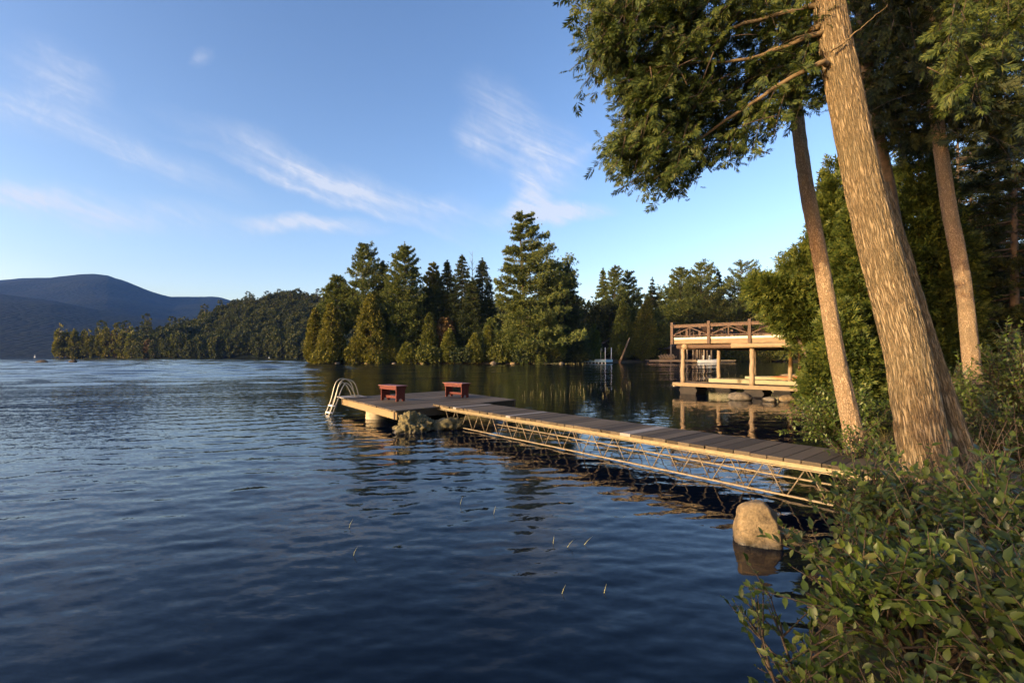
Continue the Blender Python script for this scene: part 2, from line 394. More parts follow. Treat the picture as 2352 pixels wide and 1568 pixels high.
tag(link('ground', grid_mesh('ground', stretch(-92, 420, ((-46, 4), (-14, 1.5), (14, .16), (30, .5), (95, 1.5), (999, 10))),
    stretch(-55, 420, ((-6, 2), (22, .16), (45, .5), (95, 1.5), (150, 1.2), (999, 10))), land_h), M['ground']), kind='structure')

def water_mesh():
    a = np.linspace(R(-35), R(215), 1000); r = [0.9]
    while r[-1] < 7000: r.append(r[-1] * (1.0065 if r[-1] < 700 else 1.035))
    r = np.array(r); A, Rr = np.meshgrid(a, r); X = Rr * np.cos(A); Y = Rr * np.sin(A); Z = np.zeros_like(X)
    sp = np.maximum(Rr * .0075, Rr * (a[1] - a[0]))
    w = np.random.default_rng(3)
    d = np.hypot(X + 3, Y - 15)
    calm = .38 + .62 * smooth(.0, 7.0, -(X * .72 + Y * -.05) + 1.2) * smooth(2.0, 9.0, Rr)
    patch = .75 + .5 * np.sin(X * .21 + 1.3 * np.sin(Y * .13)) * np.sin(Y * .17 + .8 * np.sin(X * .19))
    for lam in np.geomspace(.09, 1.25, 110):
        th = R(96) + w.normal() * .42; k = 2 * math.pi / lam; amp = .0175 * (1.0 if lam < .28 else (.28 / lam) ** .75) / k * w.uniform(.6, 1.4)
        f = np.clip((lam / sp - 2.5) / 3.0, 0, 1)
        ph = k * (X * math.cos(th) + Y * math.sin(th)) + w.uniform(0, 6.28) + .9 * np.sin(.23 * X + .31 * Y + w.uniform(0, 6))
        Z += amp * f * np.sin(ph)
    Z *= calm * patch
    for lam in np.geomspace(2.2, 11, 40):            # wind waves farther out on the open lake
        th = R(100) + w.normal() * .5; k = 2 * math.pi / lam; f = np.clip((lam / sp - 2.2) / 2.0, 0, 1) * smooth(12, 70, Rr) * smooth(1500, 600, Rr) * (.35 + .65 * smooth(6, -35, X))
        Z += .019 / k * w.uniform(.6, 1.4) * f * np.sin(k * (X * math.cos(th) + Y * math.sin(th)) + w.uniform(0, 6.28) + .8 * np.sin(.05 * X + .07 * Y + w.uniform(0, 6)))
    V = np.stack([X, Y, Z], -1).reshape(-1, 3); ny, nx = X.shape
    i = np.arange(ny - 1)[:, None] * nx + np.arange(nx - 1)[None]
    return np_mesh('water', V, np.stack([i, i + 1, i + nx + 1, i + nx], -1).reshape(-1, 4), True)
tag(link('water', water_mesh(), M['water']), kind='structure')

def fbm(X, Y, seed, octs, lam0):
    r = np.random.default_rng(seed); Z = np.zeros_like(X)
    for o in range(octs):
        for _ in range(3):
            th = r.uniform(0, 6.28); k = 6.283 / (lam0 / 2 ** o) * r.uniform(.7, 1.3)
            Z += .5 ** o * np.sin(k * (X * math.cos(th) + Y * math.sin(th)) + r.uniform(0, 6.28)) / 3
    return Z
def mountain(name, sky, y0, y1, y2, u0, u1, seed, rough, pw=1.0):
    us = np.linspace(u0, u1, 520); tt = np.concatenate([np.linspace(0, 1, 150), np.linspace(1.01, 1.3, 12)])
    U, T = np.meshgrid(us, tt); Y = y0 + (y1 - y0) * T
    S = np.interp(U, [(x - HX) / F for x, y in sky], [(HY - y) / F for x, y in sky]) * y1 + H
    prof = np.where(T <= 1, smooth(0, 1, T) ** pw * .65 + .35 * T, 1 - (T - 1) * 2.0)
    X = U * Y; n = fbm(X, Y, seed, 5, 1500)
    Z = S * prof + n * rough * np.clip(T * 3, 0, 1) * np.clip((1.02 - T) * 8, .12, 1) - 1.5 * (T < .004)
    V = np.stack([X, Y, Z], -1).reshape(-1, 3); ny, nx = X.shape
    i = np.arange(ny - 1)[:, None] * nx + np.arange(nx - 1)[None]
    o = link(name, np_mesh(name, V, np.stack([i, i + 1, i + nx + 1, i + nx], -1).reshape(-1, 4), True), M['forest'])
    return tag(o, kind='structure')
mountain('mountain', [(-1400, 700), (-600, 640), (-300, 655), (0, 646), (80, 642), (150, 638), (190, 634.5), (213, 634), (247, 637), (280, 648), (310, 660), (350, 675),
    (390, 688), (430, 688), (483, 686), (505, 688), (533, 696), (600, 720), (800, 760), (2600, 790)], 1150, 4300, 5200, -2.4, 1.3, 5, 26)
mountain('foothill', [(-1400, 730), (-400, 700), (0, 676), (120, 690), (230, 712), (330, 728), (450, 742), (600, 770), (800, 800), (1400, 812)], 1040, 2300, 2600, -2.2, .1, 9, 9, .8)

# ------------------------------------------------------------------ trees
def whorl(h, r, cs=.15, step=.05, nb=5, prof=lambda t: (1 - t) ** .8, rise=.12, curl=.2, wind=(0, 0), tps=TUFT, ts=.5, per=46, flat=.35, lean=(0, 0), start=.3, gap=0.0, rad=None, trunk_n=8, twist=0.0, dr=0.0):
    fo = Fol(); mb = MB(); rad = rad or h * .016
    base = lambda t: np.array([lean[0] * t ** 1.6 + twist * math.sin(t * 5), lean[1] * t ** 1.6, h * t])
    mb.tube([base(t) - np.array([0, 0, .4 if t == 0 else 0]) for t in np.linspace(0, .985, 9)], [rad * (1 - .93 * t) for t in np.linspace(0, .985, 9)], trunk_n)
    t = cs
    while t < .985:
        tt = (t - cs) / (1 - cs); R0 = r * prof(tt); a0 = rng.uniform(0, 6.28)
        for j in range(nb):
            if rng.random() < gap: continue
            a = a0 + 6.283 * j / nb + rng.uniform(-.4, .4); d = np.array([math.cos(a), math.sin(a), 0])
            w = np.array([wind[0], wind[1], 0]); al = float(d @ w); L = max(.07 * r, R0 * rng.uniform(.6, 1.2) * (1 + .75 * al)); d = norm(d + w * .8)
            tj = t + rng.uniform(-.5, .5) * step; o = base(min(max(tj, 0), .98)); lo = 1 - tt
            rs = rise * (1 + 1.2 * tt) - dr * lo
            path = lambda s: o + d * (L * s)[:, None] + np.outer(L * (rs * s + curl * s * s), (0, 0, 1))
            ss = np.array([0, .5, 1.0]); mb.tube(path(ss), [rad * .22 * (1 - .8 * q) * (1 - .6 * tt) + .01 for q in ss], 4)
            n = max(6, int(per * (.35 + L / r))); s = start + (1 - start) * np.sqrt(rng.random(n)) if L > .3 * r else rng.random(n)
            side = np.array([-d[1], d[0], 0]); p = path(s)
            lat = rng.normal(size=n) * .20 * L * (.35 + s * .6); p = p + lat[:, None] * side
            p[:, 2] += rng.normal(size=n) * flat * .11 * L - .12 * np.abs(lat)
            A = d + side * (lat / max(L, .01) * 1.8)[:, None] + np.array([0, 0, .35 + curl]) + rng.normal(size=(n, 3)) * .38
            fo.put(tps, p, A, ts * (.62 + .38 * lo) * rng.uniform(.7, 1.3, n))
        t += step * rng.uniform(.8, 1.2)
    p = base(.985) + rng.normal(size=(14, 3)) * np.array([.012 * r, .012 * r, .010 * h]); fo.put(tps, p, np.array([0, 0, 1]) + rng.normal(size=(14, 3)) * .25, ts * .7)
    return mb, fo
def clumpy(h, r, ncl=120, per=32, prof=lambda t: np.clip(t * 5 + .35, 0, 1) * (1 - t) ** .7, cr=.2, tps=TUFT3, ts=.5, z0=.03, outw=.7, lean=(0, 0), rad=None, fill=.62, flatz=1.0):
    fo = Fol(); mb = MB(); rad = rad or h * .018
    mb.tube([(lean[0] * t, lean[1] * t, h * t - (.4 if t == 0 else 0)) for t in np.linspace(0, .92, 6)], [rad * (1 - .9 * t) for t in np.linspace(0, .92, 6)], 7)
    tt = np.linspace(0, 1, 200); w = np.maximum(prof(tt), .02); cdf = np.cumsum(w) / w.sum()
    t = np.interp(rng.random(ncl), cdf, tt); a = rng.uniform(0, 6.283, ncl)
    q = fill + (1 - fill) * np.sqrt(rng.random(ncl)) * rng.uniform(.8, 1.18, ncl)
    rr = r * prof(t) * q; z = h * (z0 + (1 - z0) * t)
    C = np.stack([rr * np.cos(a) + lean[0] * t, rr * np.sin(a) + lean[1] * t, z], -1)
    O = np.stack([np.cos(a), np.sin(a), np.full(ncl, .55)], -1)
    cs = cr * r * np.clip(.45 + prof(t), .4, 1.1) * rng.uniform(.6, 1.35, ncl)
    for i in range(0, ncl, 5):
        o = C[i]; mb.tube([(lean[0] * t[i] * .8, lean[1] * t[i] * .8, max(0.1, z[i] - .5 * rr[i])), o], [rad * .2, rad * .05], 4)
    idx = np.repeat(np.arange(ncl), per); n = len(idx)
    off = rng.normal(size=(n, 3)); off = norm(off) * (rng.random(n) ** .5)[:, None]; off[:, 2] *= flatz
    P = C[idx] + off * cs[idx, None]; A = O[idx] * outw + off * .8 + rng.normal(size=(n, 3)) * .3
    P[:, 2] = np.maximum(P[:, 2], .02)
    fo.put(tps, P, A, ts * rng.uniform(.65, 1.3, n)); return mb, fo
def plant_tree(name, label, cat, loc, mf, mats, group=None, rz=0.0):
    t = thing(name, label, cat, loc, rz, group); mb, fo = mf
    mb.build('trunk', mats[1], t); fo.build('crown', mats[0], t); return t

GI = 'trees on the wooded shore behind the swim platform'
def far_tree(kind, x, top, Y, wpx, label, name=None, mat=None, **kw):
    x0 = (x - HX) / F * Y; z = max(.1, gz(x0, Y)); h = H + (HY - top) / F * Y - z; r = wpx / 2 / F * Y
    if kind == 'pine': r *= 1.25 * (1.2 if x > 1540 else 1.0); mf = whorl(h, r, ts=.62, per=(105 if x > 1540 else 68), **{**dict(cs=.12, step=.036, nb=6, prof=lambda t: (.6 + .4 * min(1, t * 4)) * (1 - t) ** .62 * (1 + .18 * math.sin(t * 23)) + .05, rise=.14, curl=.30, flat=.5, start=.15), **kw}); m, c, n = 'pine', 'pine', 'pine_tree'
    elif kind == 'spruce': r *= 1.35; mf = whorl(h, r, ts=.62, per=34, **{**dict(cs=.05, step=.026, nb=7, prof=lambda t: (1 - t) ** .72 + .03, rise=-.12, curl=.12, flat=.6, start=.12), **kw}); m, c, n = 'spruce', 'spruce', 'spruce_tree'
    elif kind == 'cedar': mf = clumpy(h, r, **{**dict(ncl=int(170 + h * 9), per=26, cr=.24, ts=.48, tps=TUFT3), **kw}); m, c, n = 'farcedar', 'cedar', 'cedar_tree'
    else: mf = clumpy(h, r, **{**dict(ncl=150, per=34, prof=lambda t: np.sqrt(np.clip(1 - (1.9 * t - .9) ** 2, 0, 1)) * .95 + .05, cr=.26, ts=.5, tps=BLOB), **kw}); m, c, n = 'round', 'tree', 'broadleaf_tree'
    if name: n = name
    if n == 'shrub': c = 'shrub'
    return plant_tree(n, label, c, (x0, Y, z), mf, (M[mat or m], M['barkdark']), GI)
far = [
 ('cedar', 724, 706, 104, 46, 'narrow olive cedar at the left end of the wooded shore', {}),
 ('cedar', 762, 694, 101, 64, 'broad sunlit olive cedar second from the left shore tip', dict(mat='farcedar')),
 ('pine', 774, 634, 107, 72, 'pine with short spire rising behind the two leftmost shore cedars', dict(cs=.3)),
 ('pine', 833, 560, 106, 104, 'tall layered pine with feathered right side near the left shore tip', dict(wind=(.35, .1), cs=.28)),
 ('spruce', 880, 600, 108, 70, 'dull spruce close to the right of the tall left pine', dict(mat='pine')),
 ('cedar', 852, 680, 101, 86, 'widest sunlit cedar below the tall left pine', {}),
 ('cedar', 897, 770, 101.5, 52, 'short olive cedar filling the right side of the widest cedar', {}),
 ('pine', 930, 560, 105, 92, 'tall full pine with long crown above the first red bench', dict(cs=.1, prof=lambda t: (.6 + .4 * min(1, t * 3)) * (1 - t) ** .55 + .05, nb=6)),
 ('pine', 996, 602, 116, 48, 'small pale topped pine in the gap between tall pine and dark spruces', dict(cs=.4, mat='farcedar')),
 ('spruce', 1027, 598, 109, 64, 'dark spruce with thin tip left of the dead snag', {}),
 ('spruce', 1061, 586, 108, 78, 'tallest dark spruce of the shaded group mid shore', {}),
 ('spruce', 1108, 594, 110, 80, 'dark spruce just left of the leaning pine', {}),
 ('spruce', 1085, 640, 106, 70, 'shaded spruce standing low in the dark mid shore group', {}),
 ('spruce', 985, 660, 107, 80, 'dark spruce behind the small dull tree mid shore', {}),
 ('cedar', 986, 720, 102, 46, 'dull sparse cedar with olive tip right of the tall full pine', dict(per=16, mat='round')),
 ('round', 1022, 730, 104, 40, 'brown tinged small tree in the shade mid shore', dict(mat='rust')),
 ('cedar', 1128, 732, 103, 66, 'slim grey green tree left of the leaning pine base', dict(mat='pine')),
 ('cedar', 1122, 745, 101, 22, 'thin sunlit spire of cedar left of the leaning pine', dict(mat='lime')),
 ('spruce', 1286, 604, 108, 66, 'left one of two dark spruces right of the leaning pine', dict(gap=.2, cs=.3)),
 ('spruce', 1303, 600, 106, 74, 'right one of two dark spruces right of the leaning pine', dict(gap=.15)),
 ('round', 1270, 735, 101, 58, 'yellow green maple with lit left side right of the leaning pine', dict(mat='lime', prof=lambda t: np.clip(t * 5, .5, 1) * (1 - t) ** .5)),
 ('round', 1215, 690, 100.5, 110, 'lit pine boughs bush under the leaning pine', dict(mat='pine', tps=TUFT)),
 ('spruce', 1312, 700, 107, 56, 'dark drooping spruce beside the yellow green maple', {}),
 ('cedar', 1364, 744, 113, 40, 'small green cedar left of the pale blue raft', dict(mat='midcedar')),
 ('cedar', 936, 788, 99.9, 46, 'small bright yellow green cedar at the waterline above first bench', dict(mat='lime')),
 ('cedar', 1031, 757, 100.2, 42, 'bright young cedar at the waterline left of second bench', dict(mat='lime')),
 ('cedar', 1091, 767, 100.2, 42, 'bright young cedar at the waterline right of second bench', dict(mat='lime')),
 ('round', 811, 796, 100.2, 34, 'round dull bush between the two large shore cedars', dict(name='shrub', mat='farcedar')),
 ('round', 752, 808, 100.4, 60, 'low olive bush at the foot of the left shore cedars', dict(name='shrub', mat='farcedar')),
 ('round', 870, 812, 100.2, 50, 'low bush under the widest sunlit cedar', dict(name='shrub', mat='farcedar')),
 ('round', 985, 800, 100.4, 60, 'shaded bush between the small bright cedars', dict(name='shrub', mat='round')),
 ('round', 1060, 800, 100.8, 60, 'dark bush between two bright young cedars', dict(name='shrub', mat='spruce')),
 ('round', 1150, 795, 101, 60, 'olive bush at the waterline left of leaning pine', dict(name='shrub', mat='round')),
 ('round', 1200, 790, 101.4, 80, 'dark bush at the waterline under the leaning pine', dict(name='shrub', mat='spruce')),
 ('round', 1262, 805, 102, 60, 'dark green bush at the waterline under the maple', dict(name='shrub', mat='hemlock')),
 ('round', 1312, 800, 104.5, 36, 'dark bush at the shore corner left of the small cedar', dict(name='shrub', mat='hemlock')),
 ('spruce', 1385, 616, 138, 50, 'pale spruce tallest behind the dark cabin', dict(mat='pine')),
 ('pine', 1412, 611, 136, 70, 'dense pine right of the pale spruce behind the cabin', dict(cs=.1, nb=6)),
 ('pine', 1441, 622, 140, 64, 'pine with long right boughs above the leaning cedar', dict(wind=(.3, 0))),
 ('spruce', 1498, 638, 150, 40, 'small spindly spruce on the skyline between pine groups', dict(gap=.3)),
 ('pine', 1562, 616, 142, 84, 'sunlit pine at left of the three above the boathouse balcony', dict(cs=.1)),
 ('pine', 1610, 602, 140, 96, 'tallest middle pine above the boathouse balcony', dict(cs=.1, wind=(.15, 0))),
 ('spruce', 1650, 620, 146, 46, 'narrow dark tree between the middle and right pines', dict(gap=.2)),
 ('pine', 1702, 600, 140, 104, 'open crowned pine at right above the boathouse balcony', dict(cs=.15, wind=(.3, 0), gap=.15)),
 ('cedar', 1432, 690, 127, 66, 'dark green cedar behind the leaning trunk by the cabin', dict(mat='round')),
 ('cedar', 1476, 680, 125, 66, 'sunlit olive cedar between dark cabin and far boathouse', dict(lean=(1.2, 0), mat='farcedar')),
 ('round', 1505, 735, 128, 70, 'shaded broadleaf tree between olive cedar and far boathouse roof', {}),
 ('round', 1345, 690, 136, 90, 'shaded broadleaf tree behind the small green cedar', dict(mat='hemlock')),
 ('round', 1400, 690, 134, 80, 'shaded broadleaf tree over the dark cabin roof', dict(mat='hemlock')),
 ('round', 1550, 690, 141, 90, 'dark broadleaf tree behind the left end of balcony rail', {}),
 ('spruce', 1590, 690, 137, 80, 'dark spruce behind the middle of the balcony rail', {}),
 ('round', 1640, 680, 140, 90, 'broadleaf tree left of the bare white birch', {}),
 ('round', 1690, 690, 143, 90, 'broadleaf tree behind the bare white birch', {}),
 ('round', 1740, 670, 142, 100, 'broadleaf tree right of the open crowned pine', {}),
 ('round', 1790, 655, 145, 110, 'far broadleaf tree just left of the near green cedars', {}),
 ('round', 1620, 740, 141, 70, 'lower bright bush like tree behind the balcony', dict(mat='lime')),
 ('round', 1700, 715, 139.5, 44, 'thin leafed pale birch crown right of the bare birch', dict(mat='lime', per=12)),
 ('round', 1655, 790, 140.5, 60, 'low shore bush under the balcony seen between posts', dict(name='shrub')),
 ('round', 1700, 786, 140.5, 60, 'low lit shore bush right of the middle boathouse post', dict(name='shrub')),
 ('round', 1745, 782, 139, 70, 'low shore bush behind the right boathouse posts', dict(name='shrub')),
 ('round', 1800, 775, 137, 90, 'shore bush behind the near cedar boughs', dict(name='shrub')),
]
for kind, x, top, Y, w, lab, kw in far: far_tree(kind, x, top, Y, w, lab, **kw)
# the big leaning pine with wind-swept boughs
x0, Y0, _ = at(1192, 826, 101.5); zz = gz(x0, Y0)
def hp(t): return (.42 + .58 * math.sin(min(1, t * 1.35 + .18) * math.pi) ** .7) * (1 - .55 * t) if t < .93 else .3
mf = whorl(H + (HY - 488) / F * Y0 - zz, 8.6, cs=.08, step=.040, nb=6, prof=lambda t: (1.0 - .22 * math.sin(t * 9)) * (1 - t) ** .55 * 1.0 + .10, rise=.04, curl=.17, wind=(.42, .1), ts=.70, per=150, flat=.38, lean=(1.4, 0), twist=.8, gap=.12, start=.18)
plant_tree('pine_tree', 'tallest pine of the shore with boughs swept to the right', 'pine', (x0, Y0, zz), mf, (M['pine'], M['barkdark']), GI)
# dead snag and bare birch
def bare(name, label, x, top, Y, spread, mat, n):
    X = (x - HX) / F * Y; z = gz(X, Y); h = H + (HY - top) / F * Y - z; t = thing(name, label, 'tree', (X, Y, z), 0, 'bare trees on the far shore')
    mb = MB(); mb.tube([(0, 0, -.3), (.1, 0, h * .5), (.2, 0, h)], [.16, .11, .03], 6); mb.build('trunk', mat, t)
    mb = MB()
    for i in range(n):
        zz = h * rng.uniform(.5, .97); a = rng.uniform(0, 6.28); L = spread * rng.uniform(.5, 1) * (1.15 - zz / h)
        o = np.array((.15, 0, zz)); d = np.array((math.cos(a), math.sin(a), .9)); mb.tube([o, o + d * L * .5, o + d * L + np.array((0, 0, .3 * L))], [.05, .035, .015], 4)
    mb.build('branches', mat, t)
bare('dead_tree', 'bare dead snag poking above the dark mid shore spruces', 1083, 577, 109, 5.0, M['drytwig'], 30)
bare('birch_tree', 'bare white birch above the balcony rail', 1674, 694, 139, 5.0, M['birch'], 22)
tr = thing('cedar_tree', 'leaning pale cedar trunk at the water beside the raft', 'tree', (*onz(1423, 830, .5)[:2], .4)); mb = MB(); mb.tube([(0, 0, -.3), (1.4, .5, 3.0), (2.5, 1.0, 5.4)], [.27, .22, .16], 8); mb.build('trunk', M['barkdark'], tr)

# ------------------------------------------------------------------ wooded point on the left and woods behind the cove
def proto(kind):
    if kind == 'con': return whorl(14, 3.0, cs=.1, step=.09, nb=5, per=9, ts=1.3, tps=TUFT3, prof=lambda t: (1 - t) ** .8 + .05)
    if kind == 'pin': return whorl(18, 4.2, cs=.3, step=.09, nb=4, per=12, ts=1.4, tps=TUFT3, prof=lambda t: .3 + .7 * (1 - t) ** .7)
    if kind == 'ced': return clumpy(11, 2.3, ncl=50, per=11, ts=1.0, tps=TUFT3, cr=.35)
    return clumpy(12, 4.4, ncl=60, per=14, prof=lambda t: np.sqrt(np.clip(1 - (1.8 * t - .8) ** 2, 0, 1)) * .95 + .05, cr=.32, ts=1.15, tps=BLOB)
PRO = {}
for k, n in (('con', 2), ('pin', 2), ('ced', 2), ('rnd', 3)):
    for i in range(n):
        mb, fo = proto(k); V, Fq = fo.arrays(); PRO[k + str(i)] = (V, Fq, np_mesh('far_crown', V, Fq), mb.mesh('far_trunk'))
def pen_h(X, Y):
    d = np.minimum(Y - 332 - 3 * np.sin(X * .06), (X + 322) * .8 + (Y - 332) * .35)
    back = np.clip(Y - 334, 0, 110); sl = .06 + .40 * smooth(-310, -190, X + .25 * (Y - 334))
    h = np.where(d > 0, .8 * smooth(0, 4, d) + back * sl, np.maximum(d * .2, -2))
    return h + np.where(d > 2, 1.2 * np.sin(X * .11) * np.sin(Y * .09), 0)
tag(link('hillside', grid_mesh('hillside', np.arange(-345, 30, 3.0), np.arange(322, 470, 3.0), pen_h), M['forest']), kind='structure')
def merge_wood(name, items, mat):
    Vs, Fs, n = [], [], 0
    for key, x, y, z, s, sz, a in items:
        V, Fq = PRO[key][:2]; c, q = math.cos(a) * s, math.sin(a) * s
        Vs.append(np.stack([V[:, 0] * c - V[:, 1] * q + x, V[:, 0] * q + V[:, 1] * c + y, V[:, 2] * sz + z], -1)); Fs.append(Fq + n); n += len(V)
    return link(name, np_mesh(name, np.vstack(Vs), np.vstack(Fs)), mat)
its = []
for gx in np.arange(-314, -60, 4.5):
    for gy in np.arange(338, 446, 5.4):
        x, y = gx + rng.uniform(-2.4, 2.4), gy + rng.uniform(-2.6, 2.6); z = float(pen_h(np.array(x), np.array(y)))
        if z < .5: continue
        k = rng.choice(['rnd0', 'rnd1', 'rnd2', 'con0', 'con1', 'ced0', 'pin0'], p=[.26, .26, .2, .09, .07, .07, .05]); s = rng.uniform(.66, .95) * (1.35 if x < -250 else 1.05)
        its.append((k, x, y, z, s, s * rng.uniform(.85, 1.15), rng.uniform(0, 6.28)))
tag(merge_wood('woods', its, M['hill']), 'mixed wood covering the slope of the far point across the lake', 'woods', kind='stuff')
def far_copy(k, x, y, z, s, sz, label, cat, name, group, mat):
    t = thing(name, label, cat, (x, y, z), rng.uniform(0, 6.28), group); t.scale = (s, s, sz)
    for nm, me, m in (('crown', PRO[k][2], mat), ('trunk', PRO[k][3], M['barkdark'])):
        o = link(nm, me, m, t)
        if o.material_slots and me.materials[0] != m: o.material_slots[0].link = 'OBJECT'; o.material_slots[0].material = m
for i, x in enumerate(np.linspace(-319, -128, 60)):
    x += rng.uniform(-1.5, 1.5); y = 333.4 + rng.uniform(0, 1.6) + 3 * math.sin(x * .06); z = max(.2, float(pen_h(np.array(x), np.array(y)))); tip = x < -270
    k = rng.choice(['ced0', 'ced1', 'con1'], p=[.5, .4, .1]) if (tip or rng.random() < .35) else rng.choice(['rnd0', 'rnd1', 'rnd2'])
    s = rng.uniform(.9, 1.25) * (1.25 if tip else 1.0) * (1.0 if k[0] != 'r' else .9); m = 'rust' if i in (10, 20) else ('lime' if i in (14, 25, 31) else 'farcedar' if tip else 'hill')
    con = k[0] == 'c'
    lab = 'rusty autumn tree at the waterline of the far point' if m == 'rust' else 'yellow green tree at the waterline of the far point' if m == 'lime' else \
          ('narrow olive conifer at the waterline of the far point' if con else 'rounded dull green tree at the waterline of the far point')
    far_copy(k, x, y, z, s, s * rng.uniform(1.0, 1.4) * (1.05 if tip else 1), lab, 'conifer' if con else 'tree', 'conifer_tree' if con else 'broadleaf_tree', 'trees along the waterline of the far point', M[m])
for px, top in ((336, 722), (470, 700), (545, 692), (577, 676), (600, 684), (613, 669), (667, 668), (705, 676), (730, 664), (520, 708), (290, 738)):
    Y = 425 if px > 400 else 380; X = (px - HX) / F * Y; z = float(pen_h(np.array(X), np.array(Y))); hh = H + (HY - top) / F * Y - z
    k = 'pin' + str(int(rng.integers(0, 2))); s = max(.5, hh / 18)
    far_copy(k, X, Y, z, min(s, 1.2), s, 'taller pine breaking the ridge line of the far point', 'pine', 'pine_tree', 'pines on the ridge of the far point', M['hill'])
its = []
for gx in np.arange(-30, 175, 5.0):
    for gy in np.arange(150, 250, 7.0):
        x, y = gx + rng.uniform(-3, 3), gy + rng.uniform(-3, 3)
        k = rng.choice(['rnd0', 'rnd1', 'rnd2', 'con0', 'pin0']); s = rng.uniform(.95, 1.35); its.append((k, x, y, gz(x, y), s, s, rng.uniform(0, 6.28)))
tag(merge_wood('woods', its, M['hill']), 'dark wood filling the land behind the cove and far boathouse', 'woods', kind='stuff')

# ------------------------------------------------------------------ swim platform, gangway, benches, ladder
DZ = .48
Fc = np.array((-2.89, 11.66)); Lc = np.array((-5.59, 15.35)); Rc = np.array((.13, 14.58)); va, vb = Lc - Fc, Rc - Fc
la, lb = np.linalg.norm(va), np.linalg.norm(vb)
ang_b = math.atan2(vb[1], vb[0])
plat = thing('swim_platform', 'square grey plank swim platform standing in the lake at the end of the gangway', 'swim platform', (Fc[0], Fc[1], 0), ang_b)
cb, sb_ = math.cos(ang_b), math.sin(ang_b)
def pl(p): q = np.array(p) - Fc; return np.array((q[0] * cb + q[1] * sb_, -q[0] * sb_ + q[1] * cb))
ax = pl(Lc)                                   # far side direction in the platform's own frame; x runs along the boards
P2 = lambda s, t: (ax[0] * s + lb * t, ax[1] * s)
mb = MB(); nbd = 21
for i in range(nbd):
    s0, s1 = i / nbd + .0012, (i + 1) / nbd - .0012; e0, e1 = rng.uniform(-.004, .003, 2); zt = DZ + rng.uniform(-.004, .004)
    mb.prism([P2(s0, e0), P2(s0, 1 + e1), P2(s1, 1 + e1), P2(s1, e0)], zt - .042, zt)
mb.build('decking', M['deck'], plat, .004)
def fascia(a, b, z0, z1, w, mat, inset):
    a, b = np.array(a), np.array(b); d = (b - a) / np.linalg.norm(b - a); n = np.array((-d[1], d[0]))
    m = MB(); q = [a + n * inset, b + n * inset, b + n * (inset + w), a + n * (inset + w)]; m.prism(q, z0, z1); return m.build('fascia', mat, plat, .004)
fascia(P2(1, 0), P2(0, 0), DZ - .23, DZ - .046, .05, M['fascia'], .025)
fascia(P2(0.012, 0), P2(0.012, 1), DZ - .23, DZ - .046, .05, M['deck'], .01)  # shade on this side is painted in: dark deck wood, not tan fascia
fascia(P2(0, 1), P2(1, 1), DZ - .23, DZ - .046, .05, M['deck'], .025)
fascia(P2(.988, 1), P2(.988, 0), DZ - .23, DZ - .046, .05, M['deck'], .01)
def pier_mesh(r):
    m = MB(); zs = [-1, -.2, 0, .06, .1, .16, .2, .25, DZ - .235]; rs = [1.06, 1.05, 1.04, 1.0, 1.015, .975, .985, .955, .95]
    n = 28; P = [(r * k * math.cos(6.2832 * j / n), r * k * math.sin(6.2832 * j / n), z) for z, k in zip(zs, rs) for j in range(n)]
    m.add(P, [(i * n + j, i * n + (j + 1) % n, (i + 1) * n + (j + 1) % n, (i + 1) * n + j) for i in range(len(zs) - 1) for j in range(n)] + [tuple((len(zs) - 1) * n + j for j in range(n))], 0, True); return m
for s, t in ((.52, .10), (.80, .72), (.2, .80)):
    o = pier_mesh(.31).build('pier', M['concrete'], plat); p = P2(s, t); o.location = (p[0], p[1], 0)
for t in (.085, .165):
    m = MB(); p = P2(.045, t); m.box((p[0], p[1], .17), (.10, .09, .16), 0); m.build('support_post', M['fascia'], plat, .004)
mb = MB()
for s in (.25, .5, .75): mb.bar((*P2(s, .01), DZ - .1), (*P2(s, .99), DZ - .1), .05, .1)
mb.build('joist', M['deck'], plat)

def rock(name, label, loc, dims, seed, mat, rz=0.0, rough=.16, cat='boulder', shape=None, sub=5, group=None):
    import bmesh
    bm = bmesh.new(); bmesh.ops.create_icosphere(bm, subdivisions=sub, radius=1.0); off = Vector((seed * 3.1, seed * 1.7, seed * .9))
    for v in bm.verts:
        p = v.co.normalized(); n = mnoise.fractal(p * 1.3 + off, 1.0, 2.0, 5) * rough + mnoise.fractal(p * 5 + off, .8, 2.0, 5) * rough * .30
        q = p * (1 + n)
        if shape: q = shape(q)
        v.co = Vector((q.x * dims[0], q.y * dims[1], q.z * dims[2]))
    me = bpy.data.meshes.new(name); bm.to_mesh(me); bm.free(); me.polygons.foreach_set('use_smooth', [True] * len(me.polygons))
    o = link(name, me, mat); o.location = loc; o.rotation_euler = (0, 0, rz); return tag(o, label, cat, group)
rock('boulder', 'mossy flat topped boulder under the near corner of the swim platform', (-2.42, 11.66, -.02), (.47, .5, .44), 3, M['mossrock'], .5, .42, sub=6)
rock('boulder', 'dark low boulder in the shade under the middle of the swim platform', (-1.0, 12.7, -.12), (.9, .7, .32), 8, M['mossrock'], .7, .25)
rock('boulder', 'low mossy boulder behind the flat topped one under the platform', (-1.72, 12.05, -.06), (.55, .5, .30), 13, M['mossrock'], .2, .35)
